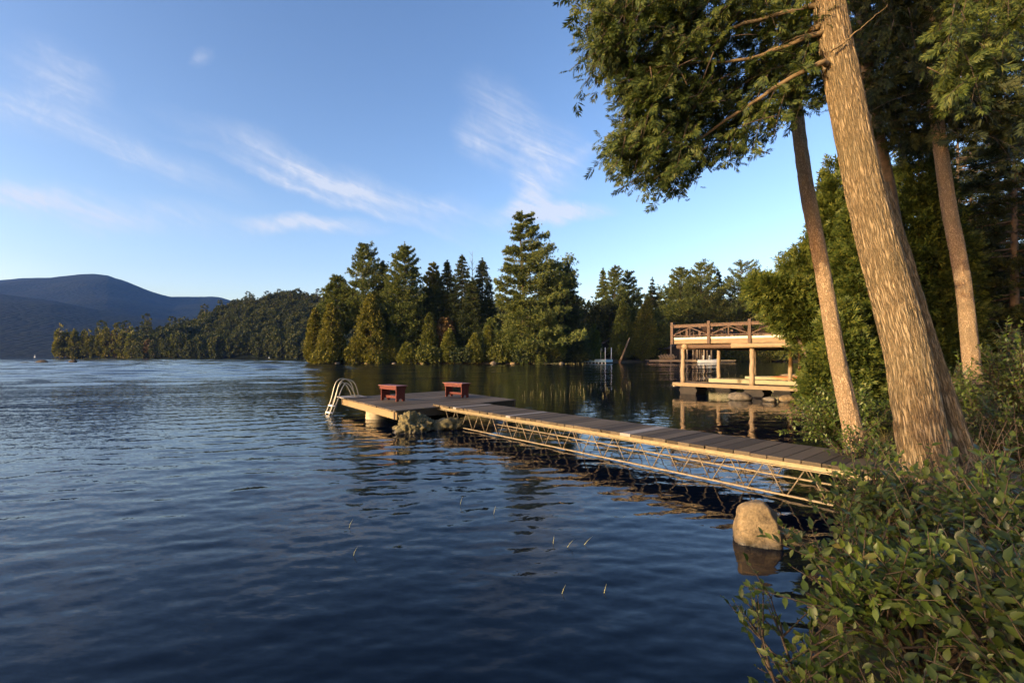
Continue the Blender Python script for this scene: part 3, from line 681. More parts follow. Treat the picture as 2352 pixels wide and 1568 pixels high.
def faceted_rock(name, label, loc, pts, mat, rz=0.0, cuts=5, amp=.012, cat='boulder'):
    import bmesh
    bm = bmesh.new(); vs = [bm.verts.new(p) for p in pts]; bmesh.ops.convex_hull(bm, input=vs)
    bmesh.ops.triangulate(bm, faces=bm.faces[:])
    bmesh.ops.subdivide_edges(bm, edges=bm.edges[:], cuts=7, use_grid_fill=True)
    for _ in range(5): bmesh.ops.smooth_vert(bm, verts=bm.verts[:], factor=.5, use_axis_x=True, use_axis_y=True, use_axis_z=True)
    bmesh.ops.subdivide_edges(bm, edges=bm.edges[:], cuts=1, use_grid_fill=True)
    bm.normal_update()
    for v in bm.verts:
        p = v.co * 7; v.co += v.normal * (mnoise.fractal(p, .9, 2.0, 5) * amp * 1.6 - amp * .5 * max(0, mnoise.noise(v.co * 13) - .25))
    bmesh.ops.recalc_face_normals(bm, faces=bm.faces[:])
    me = bpy.data.meshes.new(name); bm.to_mesh(me); bm.free(); me.polygons.foreach_set('use_smooth', [True] * len(me.polygons))
    o = link(name, me, mat); o.location = loc; o.rotation_euler = (0, 0, rz); return tag(o, label, cat)
faceted_rock('boulder', 'upright tan granite boulder standing in the water beside the leafy shore', (2.46, 4.66, 0),
    [(-.25, -.10, -.22), (-.25, -.06, .10), (-.22, -.02, .33), (-.17, .10, .36), (0.0, -.06, .415), (.06, .06, .40), (.13, -.22, -.22), (.12, -.19, .05), (.09, -.12, .27), (.31, .08, -.22), (.29, .10, .08), (.21, .10, .27), (.12, .26, -.2), (-.2, .24, -.2), (-.12, .2, .34)], M['rock'])
# gangway in its own frame: y runs along it towards the shore, x across
N0 = np.array((-2.13, 12.77)); gd = np.array((.645, -.764)); gl = 10.9; gw = 1.15; GZ = .53
gang = thing('gangway', 'long narrow plank gangway on steel trusses from the bank to the swim platform', 'gangway', (N0[0], N0[1], 0), math.atan2(gd[1], gd[0]) - math.pi / 2)
# local +y = gd ; local +x = right of it when looking along gd -> (gd.y, -gd.x); the far edge lies on local -x... kept as sign sx
xl = np.array((gd[1], -gd[0])); sx = 1.0 if xl @ np.array((.755, .656)) > 0 else -1.0
mb = MB(); s = -.02; i = 0
while s < gl:
    wd = (.165 if s < 4.2 else .215) * rng.uniform(.9, 1.08); e = rng.uniform(-.012, .012, 2)
    pale = any(abs(s - q) < .09 for q in (.95, 3.17, 6.22)); zt = GZ + rng.uniform(-.003, .003)
    sh = -.16 * 0
    mb.prism([(sx * (-.01 + e[0]), s + .005), (sx * (gw + e[1]), s + .005), (sx * (gw + e[1]), s + wd - .005), (sx * (-.01 + e[0]), s + wd - .005)][::(1 if sx > 0 else -1)], zt - .05, zt, 1 if pale else 0)
    s += wd; i += 1
mb.build('decking', [M['gang'], M['pale']], gang, .004)
for xo in (.03, gw - .09):
    m = MB(); m.box((sx * (xo + .03), gl / 2 + .05, GZ - .085), (.05, gl - .2, .062)); m.box((sx * (xo + .03 - (.035 if xo < .5 else -.035)), gl / 2 + .05, GZ - .118), (.085, gl - .2, .012), 0, 0)
    m.build('stringer', M['steelbeam'], gang, .003)
    tr = MB(); zb = .035; bay = .5; y0 = .75; n = int((gl - 1.2) / bay)
    tr.box((sx * (xo + .03), y0 + n * bay / 2, zb), (.035, n * bay + .1, .022)); ob = tr.build('truss', M['truss'], gang)
    wb = MB()
    for k in range(n + 1):
        yb = y0 + k * bay
        for dy in (-1, 1):
            if yb + dy * bay / 2 < .3: continue
            wb.tube([(sx * (xo + .03), yb + dy * .02, zb), (sx * (xo + .03), yb + dy * (bay / 2 - .02), GZ - .12)], .0085, 5)
    wb.build('web_rod', M['truss'], ob)
for k in range(int(gl / 1.5)): mb = MB(); mb.box((sx * gw / 2, .9 + k * 1.5, GZ - .10), (gw - .2, .04, .05)); mb.build('cross_beam', M['truss'], gang)

def bench(x, y, rz, label):
    t = thing('bench', label, 'bench', (x, y, DZ), rz, 'red benches on the swim platform')
    L, D, Hh = .80, .34, .47           # local x along the bench, y across, origin at centre
    m = MB(); m.box((0, 0, Hh - .012), (L + .16, D + .07, .025)); m.build('seat', M['redtop'], t, .005)
    for sy in (-1, 1):
        m = MB(); m.box((0, sy * (D / 2 - .0), Hh - .075), (L + .05, .022, .095)); m.build('apron', M['red'], t, .003)
    for sxx in (-1, 1):                # leg boards with an arched notch at the foot
        m = MB(); yy = D / 2 - .014; pr = [(-yy, 0), (-yy, Hh - .027), (yy, Hh - .027), (yy, 0), (.075, 0), (.05, .06), (0, .095), (-.05, .06), (-.075, 0)]
        xa, xb = sxx * (L / 2 - .03), sxx * (L / 2 + .0); n = len(pr)
        m.add([(xa, p[0], p[1]) for p in pr] + [(xb, p[0], p[1]) for p in pr], [tuple(range(n)), tuple(range(2 * n - 1, n - 1, -1))] + [(i, n + i, n + (i + 1) % n, (i + 1) % n) for i in range(n)])
        m.build('leg', M['red'], t)
    m = MB(); m.box((0, 0, .115), (L - .07, .03, .08)); m.build('stretcher', M['red'], t, .003)
b_ang = math.atan2(.66, -.75) - math.pi
bench(-3.62, 14.28, b_ang, 'small red wooden bench near the ladder side of the swim platform')
bench(-1.82, 15.52, b_ang, 'small red wooden bench farther from the ladder beside the gangway corner')

# swim ladder
lad = thing('swim_ladder', 'aluminium swim ladder with arched rails at the left corner of the platform', 'ladder', (-5.35, 14.3, 0))
dv = va / la; du = np.array((dv[1], -dv[0])); foot = Fc + va * .875 - du * .52      # u runs from the water in over the deck, v along the platform edge
def lp(u, v, z): p = foot + du * u + dv * v - np.array((-5.35, 14.3)); return (p[0], p[1], z)
for v in (0, .40):
    for k, (zt, u0, u1) in enumerate(((1.10, .0, .92), (.98, .09, .82))):
        pts = [lp(u0 - .16, v, -.45), lp(u0, v, .0), lp(u0 + .17, v, .45), lp(u0 + .28, v, zt - .22), lp(u0 + .37, v, zt - .06), lp((u0 + u1) / 2 + .06, v, zt), lp(u1 - .19, v, zt - .08), lp(u1 - .08, v, zt - .26), lp(u1, v, DZ + .05)]
        m = MB(); m.tube(spline(pts, 40), .016, 8); m.build('rail', M['alu'], lad)
for z, u in ((.06, .05), (.27, .13)):
    m = MB(); a, b = lp(u, -.02, z), lp(u, .42, z); m.bar(a, b, .10, .035); m.build('step', M['white'], lad, .006)
m = MB(); q = [lp(u, v, 0)[:2] for u, v in ((.40, -.12), (.40, .62), (1.15, .62), (1.15, -.12))]; m.prism(q, DZ + .008, DZ + .045); m.build('mounting_board', M['pale'], lad, .004)
m = MB()
for v in (0, .4): m.box((*lp(.88, v, 0)[:2], DZ + .055), (.10, .10, .03), math.atan2(du[1], du[0]))
m.build('rail_foot', M['alu'], lad)

# ------------------------------------------------------------------ boathouse balcony over the finger docks
A0 = np.array((7.87, 23.0)); au = math.atan2(-2.4, 2.54)
def bx_frame(name, label, cat, group=None): return thing(name, label, cat, (A0[0], A0[1], 0), au, group)
# frame: x along the front edge (towards the bank), y back over the slips
bh = bx_frame('boathouse_balcony', 'timber balcony on log posts over the boat slips with brown railing', 'boathouse balcony')
m = MB(); UX, UY = 9.5, 12.0
n = 60
for i in range(n): m.box((UX / 2, (i + .5) * UY / n, 2.66), (UX, UY / n - .008, .04))
m.build('balcony_floor', M['deck'], bh)
for ca, d in (((UX / 2, -.03, 2.66), (UX, .05, .10)), ((-.03, UY / 2, 2.66), (.05, UY, .10))):
    m = MB(); m.box(ca, d); m.build('edge_board', M['whitewood'], bh, .005)
for ca, d in (((UX / 2, .02, 2.505), (UX, .14, .20)), ((.05, UY / 2 + .1, 2.505), (.14, UY - .2, .20)), ((UX / 2, UY - .1, 2.505), (UX - .3, .14, .2))):
    m = MB(); m.box(ca, d); m.build('rim_beam', M['timber'], bh, .008)
def log(a, b, r, name, mat, par):
    a, b = np.array(a, float), np.array(b, float); pts = [a + (b - a) * q for q in np.linspace(0, 1, 9)]
    m = MB(); m.tube([p + np.array((rng.normal() * .008, rng.normal() * .008, 0)) for p in pts], [r * rng.uniform(.95, 1.05) * (1.06 - .12 * q) for q in np.linspace(0, 1, 9)], 14); return m.build(name, mat, par)
rows = (.2, 5.0, 11.4)
for y in rows: log((.12, y, 2.28), (UX, y, 2.28), .11, 'cross_log', M['darkwood'] if y > 1 else M['brownrail'], bh)
log((.55, 0, 2.27), (.55, UY, 2.27), .13, 'beam_log', M['timber'], bh)
log((2.75, -.02, 2.29), (6.4, -.02, 2.29), .11, 'corbel_log', M['timber'], bh)
for x in (3.4, 6.2): log((x, .4, 2.28), (x, UY, 2.28), .1, 'beam_log', M['brownrail'], bh)
DK = .53
for x, y in ((.40, .25), (3.52, .25), (.40, 5.0), (3.93, 5.0), (.40, 11.4), (3.0, 11.4), (6.8, .3), (7.2, 5.0)): log((x, y, DK - .02), (x, y, 2.22), .10, 'log_post', M['postlog'], bh)
def railing(pts, par):
    rl = MB(); a, b = np.array(pts[0]), np.array(pts[1]); L = np.linalg.norm(b - a); d = (b - a) / L; nseg = max(1, round(L / 1.76)); ro = None
    P = lambda s, z: (*(a + d * s), z)
    m = MB(); m.bar(P(0, 3.31), P(L, 3.31), .09, .04); m.bar(P(0, 3.235), P(L, 3.235), .04, .10); ro = m.build('railing', M['brownrail'], par, .004)
    for k in range(nseg + 1):
        m = MB(); c = P(min(L, k * L / nseg), 0); m.box((c[0], c[1], 2.92), (.13, .13, 1.06), 0); m.build('rail_post', M['brownrail'], ro, .006)
    m = MB()
    for k in range(nseg):
        s0, s1 = k * L / nseg + .065, (k + 1) * L / nseg - .065; c = (s0 + s1) / 2
        m.bar(P(s0, 2.79), P(s1, 2.79), .045, .035); m.bar(P(c, 2.8), P(c, 3.185), .035, .035)
        m.bar(P(s0, 2.83), P(c - .02, 3.16), .04, .035); m.bar(P(s1, 2.83), P(c + .02, 3.16), .04, .035)
    m.build('brace', M['brownrail'], ro)
railing([(0, -.07), (8.8, -.07)], bh); railing([(-.06, .15), (-.06, 11.9)], bh); railing([(.2, 11.95), (8.8, 11.95)], bh)

def dock(label, x0, x1, y0, y1, z, th, front, top='deck', group='finger docks under the balcony', skid=True):
    t = bx_frame('finger_dock', label, 'dock', group); m = MB(); n = max(4, int((x1 - x0) / .2))
    for i in range(n): m.box((x0 + (i + .5) * (x1 - x0) / n, (y0 + y1) / 2, z - .02 + rng.uniform(-.004, .004)), ((x1 - x0) / n - .01, y1 - y0 - .16, .04))
    m.build('decking', M[top], t)
    for y in (y0 + .04, y1 - .04):
        m = MB(); m.box(((x0 + x1) / 2, y, z - th / 2 + .012), (x1 - x0, .075, th)); m.build('side_beam', M[front], t, .008)
    m = MB(); m.box((x0 + .03, (y0 + y1) / 2, z - th / 2 - .03), (.06, y1 - y0 - .16, th)); m.build('end_beam', M['whitewood'] if front == 'timber' else M[front], t, .005)
    for x in np.arange(x0 + .75, x1, 2.9):
        m = MB()
        for k in range(4): m.box((x, (y0 + y1) / 2, z - th - .06 - k * .12), (.75 + .1 * (k % 2), y1 - y0 - .1, .12))
        m.build('crib', M['darkwood'], t)
    return t
dock('front finger dock of weathered timber carrying the two nearest log posts', -.02, 9.0, -.02, 1.35, DK, .17, 'timber')
dock('middle finger dock with grey green side beam behind the front dock', 0, 8.6, 4.55, 5.6, DK + .02, .26, 'dockgreen')
dock('rear finger dock with grey green beam behind the middle dock', .02, 8.2, 10.7, 11.9, DK - .05, .26, 'dockgreen')
dock('farthest low grey dock behind the rear finger dock', 1.2, 8.5, 14.2, 15.6, DK, .2, 'timber')
st = bx_frame('board_stack', 'stack of reddish cedar boards lying on the rear docks behind the cedar boughs', 'board stack'); m = MB()
for k in range(9): m.box((5.2 + rng.uniform(-.3, .3), 6.9 + rng.uniform(-.15, .15) + .05 * k, .34 + k * .042), (5.0 + rng.uniform(-.7, .7), .9, .036))
m.build('board', M['orange'], st); m = MB(); m.box((5.2, 7.1, .16), (4.6, 1.0, .32)); m.build('bearer', M['darkwood'], st)
def chair_parts(t, mat, s=1.0):        # slat-back lounge chair
    m = MB()
    for k in range(5): m.bar((-.26 + k * .13 - .0, .22, .33), ((-.26 + k * .13) * 1.15, .56, 1.0 - .035 * abs(k - 2)), .11, .02, 0, (1, 0, 0))
    m.build('backrest', mat, t); m = MB()
    for k in range(5): m.box((0, -.28 + k * .115, .39 - k * .018), (.54, .10, .02))
    m.build('seat', mat, t)
    for sx_ in (-1, 1):
        m = MB(); m.box((sx_ * .35, -.02, .585), (.13, .74, .024)); m.build('armrest', mat, t)
        m = MB(); m.bar((sx_ * .31, -.32, 0), (sx_ * .31, -.32, .575), .03, .09); m.bar((sx_ * .285, -.34, .34), (sx_ * .285, .55, .02), .03, .1); m.build('leg', mat, t)
def chair(loc, rz, label, mat, group):
    t = thing('lounge_chair', label, 'chair', loc, rz, group); chair_parts(t, mat); return t
def bl(x, y, z): c, s = math.cos(au), math.sin(au); return (A0[0] + x * c - y * s, A0[1] + x * s + y * c, z)
for (x, y, r), lab in zip(((1.25, 1.6, 2.6), (1.35, 3.0, .4), (2.9, 1.5, 2.4), (3.1, 2.7, -.4)),
    ('dark wooden chair nearest the left rail corner on the balcony', 'dark wooden chair second along the balcony by the left bay', 'dark wooden chair beside the middle rail post of the balcony', 'dark wooden chair behind the second rail bay of the balcony')):
    chair(bl(x, y, 2.68), au + r, lab, M['brownrail'], 'chairs on the boathouse balcony').scale = (.72, .72, .66)
for i, (x, y, s, lab) in enumerate(((11.05, 18.9, .26, 'rounded tan boulder in the water below the front dock'), (11.75, 18.6, .24, 'tan boulder touching the shrubs below the front dock'), (10.35, 18.9, .2, 'low dark boulder left of the rounded tan one below the dock'), (9.5, 19.6, .34, 'dark flat rock under the second log post crib'))):
    rock('boulder', lab, (x, y, .04), (s * 1.35, s, s * .8), 20 + i, M['darkrock'] if i != 0 else M['rock'], i, .2, sub=4, group='boulders along the front finger dock')

# ------------------------------------------------------------------ far side of the cove: raft, cabin, boathouse, jetty, boat
RY = 108.5; X0 = lambda x, Y: (x - HX) / F * Y
rf = thing('swim_raft', 'pale blue floating swim raft with white corner poles at the far shore', 'swim raft', (X0(1374, RY), RY, 0), R(-32)); rf.scale = (1.22, 1.22, 1.1)
m = MB(); m.box((0, 0, .55), (4.4, 3.6, .5)); m.build('hull_side', M['blueraft'], rf, .02)
m = MB(); m.box((0, 0, .82), (4.5, 3.7, .05)); m.build('deck', M['white'], rf)
for x, y in ((-2.0, -1.6), (2.0, 1.6), (2.0, -1.6)): m = MB(); m.tube([(x, y, .8), (x, y, 3.3)], .07, 8); m.build('pole', M['white'], rf)
m = MB(); m.tube(spline([(1.2, -1.75, .85), (1.2, -1.75, 2.6), (1.3, -1.9, 3.1), (1.5, -2.1, 3.0), (1.6, -2.2, 2.6)], 16), .05, 6); m.build('ladder_rail', M['alu'], rf)
m = MB()
for x in np.linspace(-2, 2, 7): m.tube([(x, -1.5, -.3), (x, -1.5, .32)], .1, 7)
m.build('float', M['white'], rf)
def house(name, label, loc, rz, w, d, hw, hr, ov, cols=0):
    t = thing(name, label, 'building', loc, rz); m = MB()
    for c, dd in (((0, d / 2, hw / 2), (w, .15, hw)), ((-w / 2, .0, hw / 2), (.15, d, hw)), ((w / 2, 0, hw / 2), (.15, d, hw)), ((-w * .36, -d / 2, hw / 2), (w * .24, .15, hw)), ((w * .36, -d / 2, hw / 2), (w * .24, .15, hw)), ((0, -d / 2, hw - .25), (w * .48, .15, .5))): m.box(c, dd)
    for y in (-d / 2, d / 2): m.add([(-w / 2, y - .06, hw), (w / 2, y - .06, hw), (0, y - .06, hw + hr), (-w / 2, y + .06, hw), (w / 2, y + .06, hw), (0, y + .06, hw + hr)], [(0, 1, 2), (5, 4, 3), (0, 3, 4, 1), (1, 4, 5, 2), (2, 5, 3, 0)])
    m.build('wall', M['darkwood'], t); m = MB()
    for s in (-1, 1): m.add([(s * (w / 2 + ov), -d / 2 - ov, hw - ov * hr / (w / 2)), (s * (w / 2 + ov), d / 2 + ov, hw - ov * hr / (w / 2)), (0, d / 2 + ov, hw + hr + .05), (0, -d / 2 - ov, hw + hr + .05)] , [(0, 1, 2, 3)]); 
    o = m.build('roof', M['roofdark'], t); md = o.modifiers.new('thick', 'SOLIDIFY'); md.thickness = .18; md.offset = 0
    m = MB(); m.box((0, -d / 2 - .8, .25), (w, 1.6, .2)); m.build('porch_floor', M['deck'], t); return t
house('cabin', 'dark log cabin with gable roof in the trees behind the raft', (X0(1396, 133), 133, gz(X0(1396, 133), 133)), R(8), 7.5, 6, 3.4, 2.4, .7)
bo = house('boathouse', 'far dark boathouse with broad shingle roof behind the balcony posts', (X0(1572, 128), 128, .5), R(6), 11.5, 9, 3.6, 3.0, 1.0)
for k, px in enumerate((1541, 1563, 1570, 1578, 1592, 1597, 1601, 1607, 1612, 1617, 1624, 1634)):
    Y = 117.5 + (k % 3) * 1.8; q = (X0(px, Y), Y); c, s = math.cos(-R(6)), math.sin(-R(6)); dx, dy = q[0] - bo.location.x, q[1] - bo.location.y
    m = MB(); m.tube([(dx * c - dy * s, dx * s + dy * c, -1.1), (dx * c - dy * s, dx * s + dy * c, 4.2)], .19, 8); m.build('porch_post', M['postlog'], bo)
m = MB(); m.box((3.0, -8.0, 4.35), (11, 8.5, .35)); m.build('porch_roof', M['roofdark'], bo)
jt = thing('jetty', 'long low timber jetty in front of the far boathouse', 'jetty', (X0(1560, 112), 112, 0)); m = MB(); m.box((0, 1.5, .75), (14.5, 3.4, .14))
m.build('decking', M['timber'], jt); m = MB(); m.box((-.8, -.25, .5), (12.8, .2, .36)); m.build('front_beam', M['timber'], jt)
for x in (-6.5, -3, .5, 4, 6.8): m = MB(); m.box((x, 1.2, .1), (1.6, 2.4, 1.2)); m.build('crib', M['darkwood'], jt)
jt2 = thing('jetty', 'short low jetty right of the far boat', 'jetty', (X0(1655, 121), 121, 0)); m = MB(); m.box((0, 0, .55), (7, 2, .2)); m.build('decking', M['timber'], jt2); m = MB(); m.box((0, 0, 0), (6.4, 1.6, .9)); m.build('crib', M['darkwood'], jt2)
for row in range(2):
    for k in range(5):
        chair((X0(1519 + k * 6.6 + row * 4, 112.2 + row * 1.6), 112.4 + row * 1.5, .82 + row * .35), R(28), 'pale wooden lounge chair in the rows on the far jetty', M['timber'], 'pale chairs lined up on the far jetty')
bt = thing('motor_boat', 'small grey motor boat moored beside the far jetty', 'boat', (X0(1627, 110.5), 110.5, .1), R(-12)); m = MB()
sec = [(-2.4, .75, .75), (-1, .95, .7), (.8, .9, .75), (2.0, .5, .9), (2.7, .04, 1.05)]; P = []
for x, w_, h_ in sec: P += [(x, -w_, h_), (x, -w_ * .7, .0), (x, w_ * .7, .0), (x, w_, h_)]
m.add(P, [(i * 4 + j, i * 4 + j + 1, i * 4 + j + 5, i * 4 + j + 4) for i in range(4) for j in range(3)] + [(3, 2, 1, 0)] + [(i * 4, i * 4 + 4, i * 4 + 7, i * 4 + 3) for i in range(4)])
m.build('hull', M['boatgrey'], bt); m = MB(); m.bar((.2, -.7, 1.15), (.2, .7, 1.15), .03, .5, 0, (0, 0, 1)); m.build('windscreen', M['glass'], bt)
m = MB()
for x in (-1.2, .2):
    m.tube([(x, -.75, .75), (x, -.7, 1.7), (x, .7, 1.7), (x, .75, .75)], .04, 6)
m.build('frame', M['white'], bt); m = MB(); m.box((-2.5, 0, .85), (.35, .4, .7)); m.build('motor', M['darkwood'], bt)

# rocks, buoys, reeds on the water
for (x, y, w, hh, lab) in ((96, 832.5, .62, .16, 'long dark rock breaking the surface at far left'), (168, 832.5, .42, .16, 'small dark rock to the right of the long one at far left'), (58, 833.2, .5, .05, 'barely showing dark rock farthest left')):
    X, Y, _ = onz(x, y, 0); rock('rock', lab, (X, Y, 0), (w * 2.4, .6, hh * 4.5), 31 + x, M['darkwood'], 0, .2, 'rock', sub=3, group='rocks breaking the surface at far left')
for x, y, lab, s in ((80, 820.5, 'tiny pale buoy near the left horizon', 1.6), (618, 822.4, 'small white buoy before the far point', .9)):
    X, Y, _ = onz(x, y, 0); t = thing('buoy', lab, 'buoy', (X, Y, 0)); m = MB(); m.tube([(0, 0, -.2 * s), (0, 0, .5 * s)], [.45 * s, .3 * s], 10); m.build('float', M['white'], t); m = MB(); m.tube([(0, 0, .5 * s), (0, 0, 1.5 * s)], .09 * s, 8); m.build('pole', M['white'], t)
for i, (x, w, lab) in enumerate(((733, .9, 'pale rock at the left tip of the wooded shore'), (775, .6, 'grey rock at the waterline under the left shore cedars'), (842, .55, 'small rock at the waterline under the widest cedar'), (905, .5, 'little pale rock left of the small bright cedar'),
        (972, .6, 'grey upright rock right of the small bright cedar'), (1133, .9, 'pale flat rock below the slim cedar spire'), (1178, .6, 'small rock below the leaning pine at the waterline'), (1290, .7, 'grey rock at the right end of the wooded shore'))):
    Y = (98.6 if x > 760 else 100.6) - (0 if x < 1250 else -.6); rock('rock', lab, (X0(x, Y), Y, .1), (w, w * .7, w * .55), 50 + i, M['rock'] if i % 2 == 0 else M['darkrock'], i, .25, 'rock', sub=3, group='rocks along the wooded shore')
def reeds(pts, h0, h1, r):
    mb = MB()
    for X, Y in pts:
        h = rng.uniform(h0, h1); a = rng.uniform(0, 6.28); b = rng.uniform(0, .45) * h; mb.tube([(X, Y, -.2), (X + .3 * b * math.cos(a), Y + .3 * b * math.sin(a), h * .6), (X + b * math.cos(a), Y + b * math.sin(a), h)], [r, r * .8, r * .3], 4)
    return mb
pts = []
for (cx, cy, n, sx_, sy_) in ((1245, 911, 38, 34, 3), (1330, 893, 34, 34, 7), (1385, 903, 30, 40, 7), (1420, 882, 22, 50, 5), (1300, 885, 20, 40, 5), (1640, 861, 30, 60, 2), (1480, 862, 20, 50, 3)):
    for _ in range(n): pts.append(onz(cx + rng.normal() * sx_, max(852, cy + rng.normal() * sy_), 0)[:2])
tag(reeds(pts[::3], .10, .30, .006).build('reeds', M['reed']), 'thin sparse reeds standing in the calm cove water', 'reeds', kind='stuff')
pts = [(X0(x, Y), Y) for x in rng.uniform(1225, 1345, 70) for Y in (rng.uniform(96.5, 99.5),)]
tag(reeds(pts, .2, .5, .02).build('reeds', M['reed']), 'pale reed fringe along the shore below the leaning pine', 'reeds', kind='stuff')
for i, (x, y, dx) in enumerate(((1298, 1256, 22), (1336, 1250, 26), (1288, 1362, 12), (1386, 1360, 8), (1056, 1158, 6), (1133, 1180, 5), (800, 1210, 10), (810, 1275, 9), (1270, 1248, 3))):
    X, Y, _ = onz(x, y, 0); mb = MB(); k = Y / F; mb.tube([(0, 0, -.03), (dx * k * .5, 0, 14 * k * .6), (dx * k, .02, 22 * k * .8)], [.003, .0025, .001], 4)
    o = mb.build('reed_stem', M['reed']); o.location = (X, Y, 0); tag(o, 'lone thin reed stem poking out of the open dark water', 'reed', 'single reed stems in the near water')

# ------------------------------------------------------------------ near trees on the bank
def big_trunk(name, pts, radii, mat, parent, sides=72, rings=150, ridge=.05, nridge=11, seed=0.0, flare=0.0, knots=()):
    C = spline(pts, rings); rr = np.interp(np.linspace(0, 1, rings), np.linspace(0, 1, len(radii)), radii); V = []; zlen = np.cumsum(np.r_[0, np.linalg.norm(np.diff(C, axis=0), axis=1)])
    for i in range(rings):
        d = C[min(i + 1, rings - 1)] - C[max(i - 1, 0)]; d /= np.linalg.norm(d); x = np.cross(d, (0, 1, 0)); x /= np.linalg.norm(x); y = np.cross(d, x)
        for j in range(sides):
            a = 2 * math.pi * j / sides; ca, sa = math.cos(a), math.sin(a)
            q = Vector((ca * 1.6 + seed, sa * 1.6, zlen[i] * .35)); lobes = mnoise.noise(q) * 1.1
            f = mnoise.noise(Vector((ca * nridge * .5, sa * nridge * .5, zlen[i] * 1.0 + seed))); f2 = mnoise.noise(Vector((ca * nridge * 1.3, sa * nridge * 1.3, zlen[i] * 2.2 + seed)))
            fl = flare * math.exp(-zlen[i] * 2.2) * (.7 + .9 * mnoise.noise(Vector((ca * 2.2, sa * 2.2, seed))))
            g = radii[2]; r3 = min(1.0, abs(mnoise.noise(Vector((ca * g * 34, sa * g * 34, zlen[i] * 2.6 + seed)))) * 4.0); kn = 0.0
            for kz, ka, kr in knots: kn += .22 * math.exp(-((zlen[i] - kz) / kr) ** 2 - ((((a - ka + 3.1416) % 6.2832) - 3.1416) * rr[i] / kr) ** 2)
            V.append(C[i] + (x * ca + y * sa) * rr[i] * (1 + lobes * ridge * 1.6 + f * ridge + f2 * ridge * .5 + fl + kn + (r3 - .6) * .012 / max(rr[i], .05)))
    n = sides; i = np.arange(rings - 1)[:, None] * n; j = np.arange(n)[None]; Fq = np.stack([i + j, i + (j + 1) % n, i + n + (j + 1) % n, i + n + j], -1).reshape(-1, 4)
    me = np_mesh(name, np.array(V), Fq, True); at_ = me.attributes.new('grain', 'FLOAT_VECTOR', 'POINT'); aa = np.tile(np.arange(sides) * 6.2832 / sides, rings); zz_ = np.repeat(zlen, sides); r0 = radii[2]
    at_.data.foreach_set('vector', np.stack([np.cos(aa) * r0, np.sin(aa) * r0, zz_], -1).astype(np.float32).ravel())
    return link(name, me, mat, parent)
def rel(pts, o): return [tuple(np.array(p) - np.array(o)) for p in pts]

cedar = thing('cedar_tree', 'massive leaning cedar with furrowed tan trunk beside the gangway end', 'cedar', (4.05, 4.62, gz(4.05, 4.62)), 0)
o = tuple(cedar.location)
tp = [(4.24, 4.60, .20), at(2122, 1030, 4.70), at(2080, 800, 4.9), at(2003, 500, 5.15), at(1945, 230, 5.38), at(1902, 0, 5.6), at(1866, -240, 5.9), (3.4, 6.6, 9.5), (3.3, 7.0, 13)]
big_trunk('trunk', rel(tp, o), [.225, .200, .186, .175, .170, .158, .148, .11, .06], M['bark'], cedar, 150, 420, .045, 14, 1.3, .10, [(zk, ak, kk) for zk, ak, kk in ((3.0, 3.6, .05), (3.45, 4.4, .04), (3.9, 3.3, .055), (4.25, 4.2, .05), (4.4, 3.0, .06), (2.2, 4.9, .03), (1.4, 3.5, .035), (4.9, 3.9, .05))])
tp2 = [at(2285, 1200, 4.60), at(2222, 1050, 4.82), at(2172, 890, 4.98), at(2128, 750, 5.12), at(2080, 590, 5.28), at(2030, 420, 5.38)]
big_trunk('trunk_rib', rel(tp2, o), [.10, .075, .058, .055, .055, .04], M['bark'], cedar, 36, 100, .09, 6, 4.2, .5)
def limbs_of(par, o, lst, mat, name='limb'):
    m = MB()
    for pts, r0 in lst: c = spline(rel(pts, o), 26) + rng.normal(size=(26, 3)) * .006; m.tube(c, [r0 * (1 - .85 * q) for q in np.linspace(0, 1, 26)], 8)
    return m.build(name, mat, par)
limbs = [([at(1900, 150, 5.4), at(1880, 145, 5.36), at(1790, 196, 5.5), at(1700, 255, 5.7), at(1610, 318, 5.9), at(1520, 360, 6.0), at(1450, 420, 6.05)], .034),
         ([at(1900, 80, 5.5), at(1875, 78, 5.5), at(1790, 112, 5.6), at(1690, 140, 5.75), at(1560, 150, 6.0), at(1420, 210, 6.2)], .036),
         ([at(1890, 10, 5.6), at(1800, 30, 5.7), at(1650, 70, 5.9), at(1500, 90, 6.1), at(1370, 130, 6.3)], .034),
         ([at(1885, -60, 5.7), at(1750, -40, 6.0), at(1560, 0, 6.4), at(1400, 40, 6.7)], .04),
         ([at(1880, 60, 5.5), at(1800, 110, 6.2), at(1700, 220, 6.9), at(1600, 330, 7.2), at(1500, 400, 7.3)], .03),
         ([at(1905, 120, 5.3), at(1960, 80, 5.25), at(2040, 10, 5.2)], .014)]
limbs_of(cedar, o, limbs, M['bark'])
def in_poly(P, poly):
    poly = np.array(poly, float); c = np.zeros(len(P), bool); n = len(poly)
    for i in range(n):
        a, b = poly[i], poly[(i + 1) % n]
        with np.errstate(divide='ignore', invalid='ignore'):
            c ^= ((a[1] > P[:, 1]) != (b[1] > P[:, 1])) & (P[:, 0] < (b[0] - a[0]) * (P[:, 1] - a[1]) / (b[1] - a[1]) + a[0])
    return c
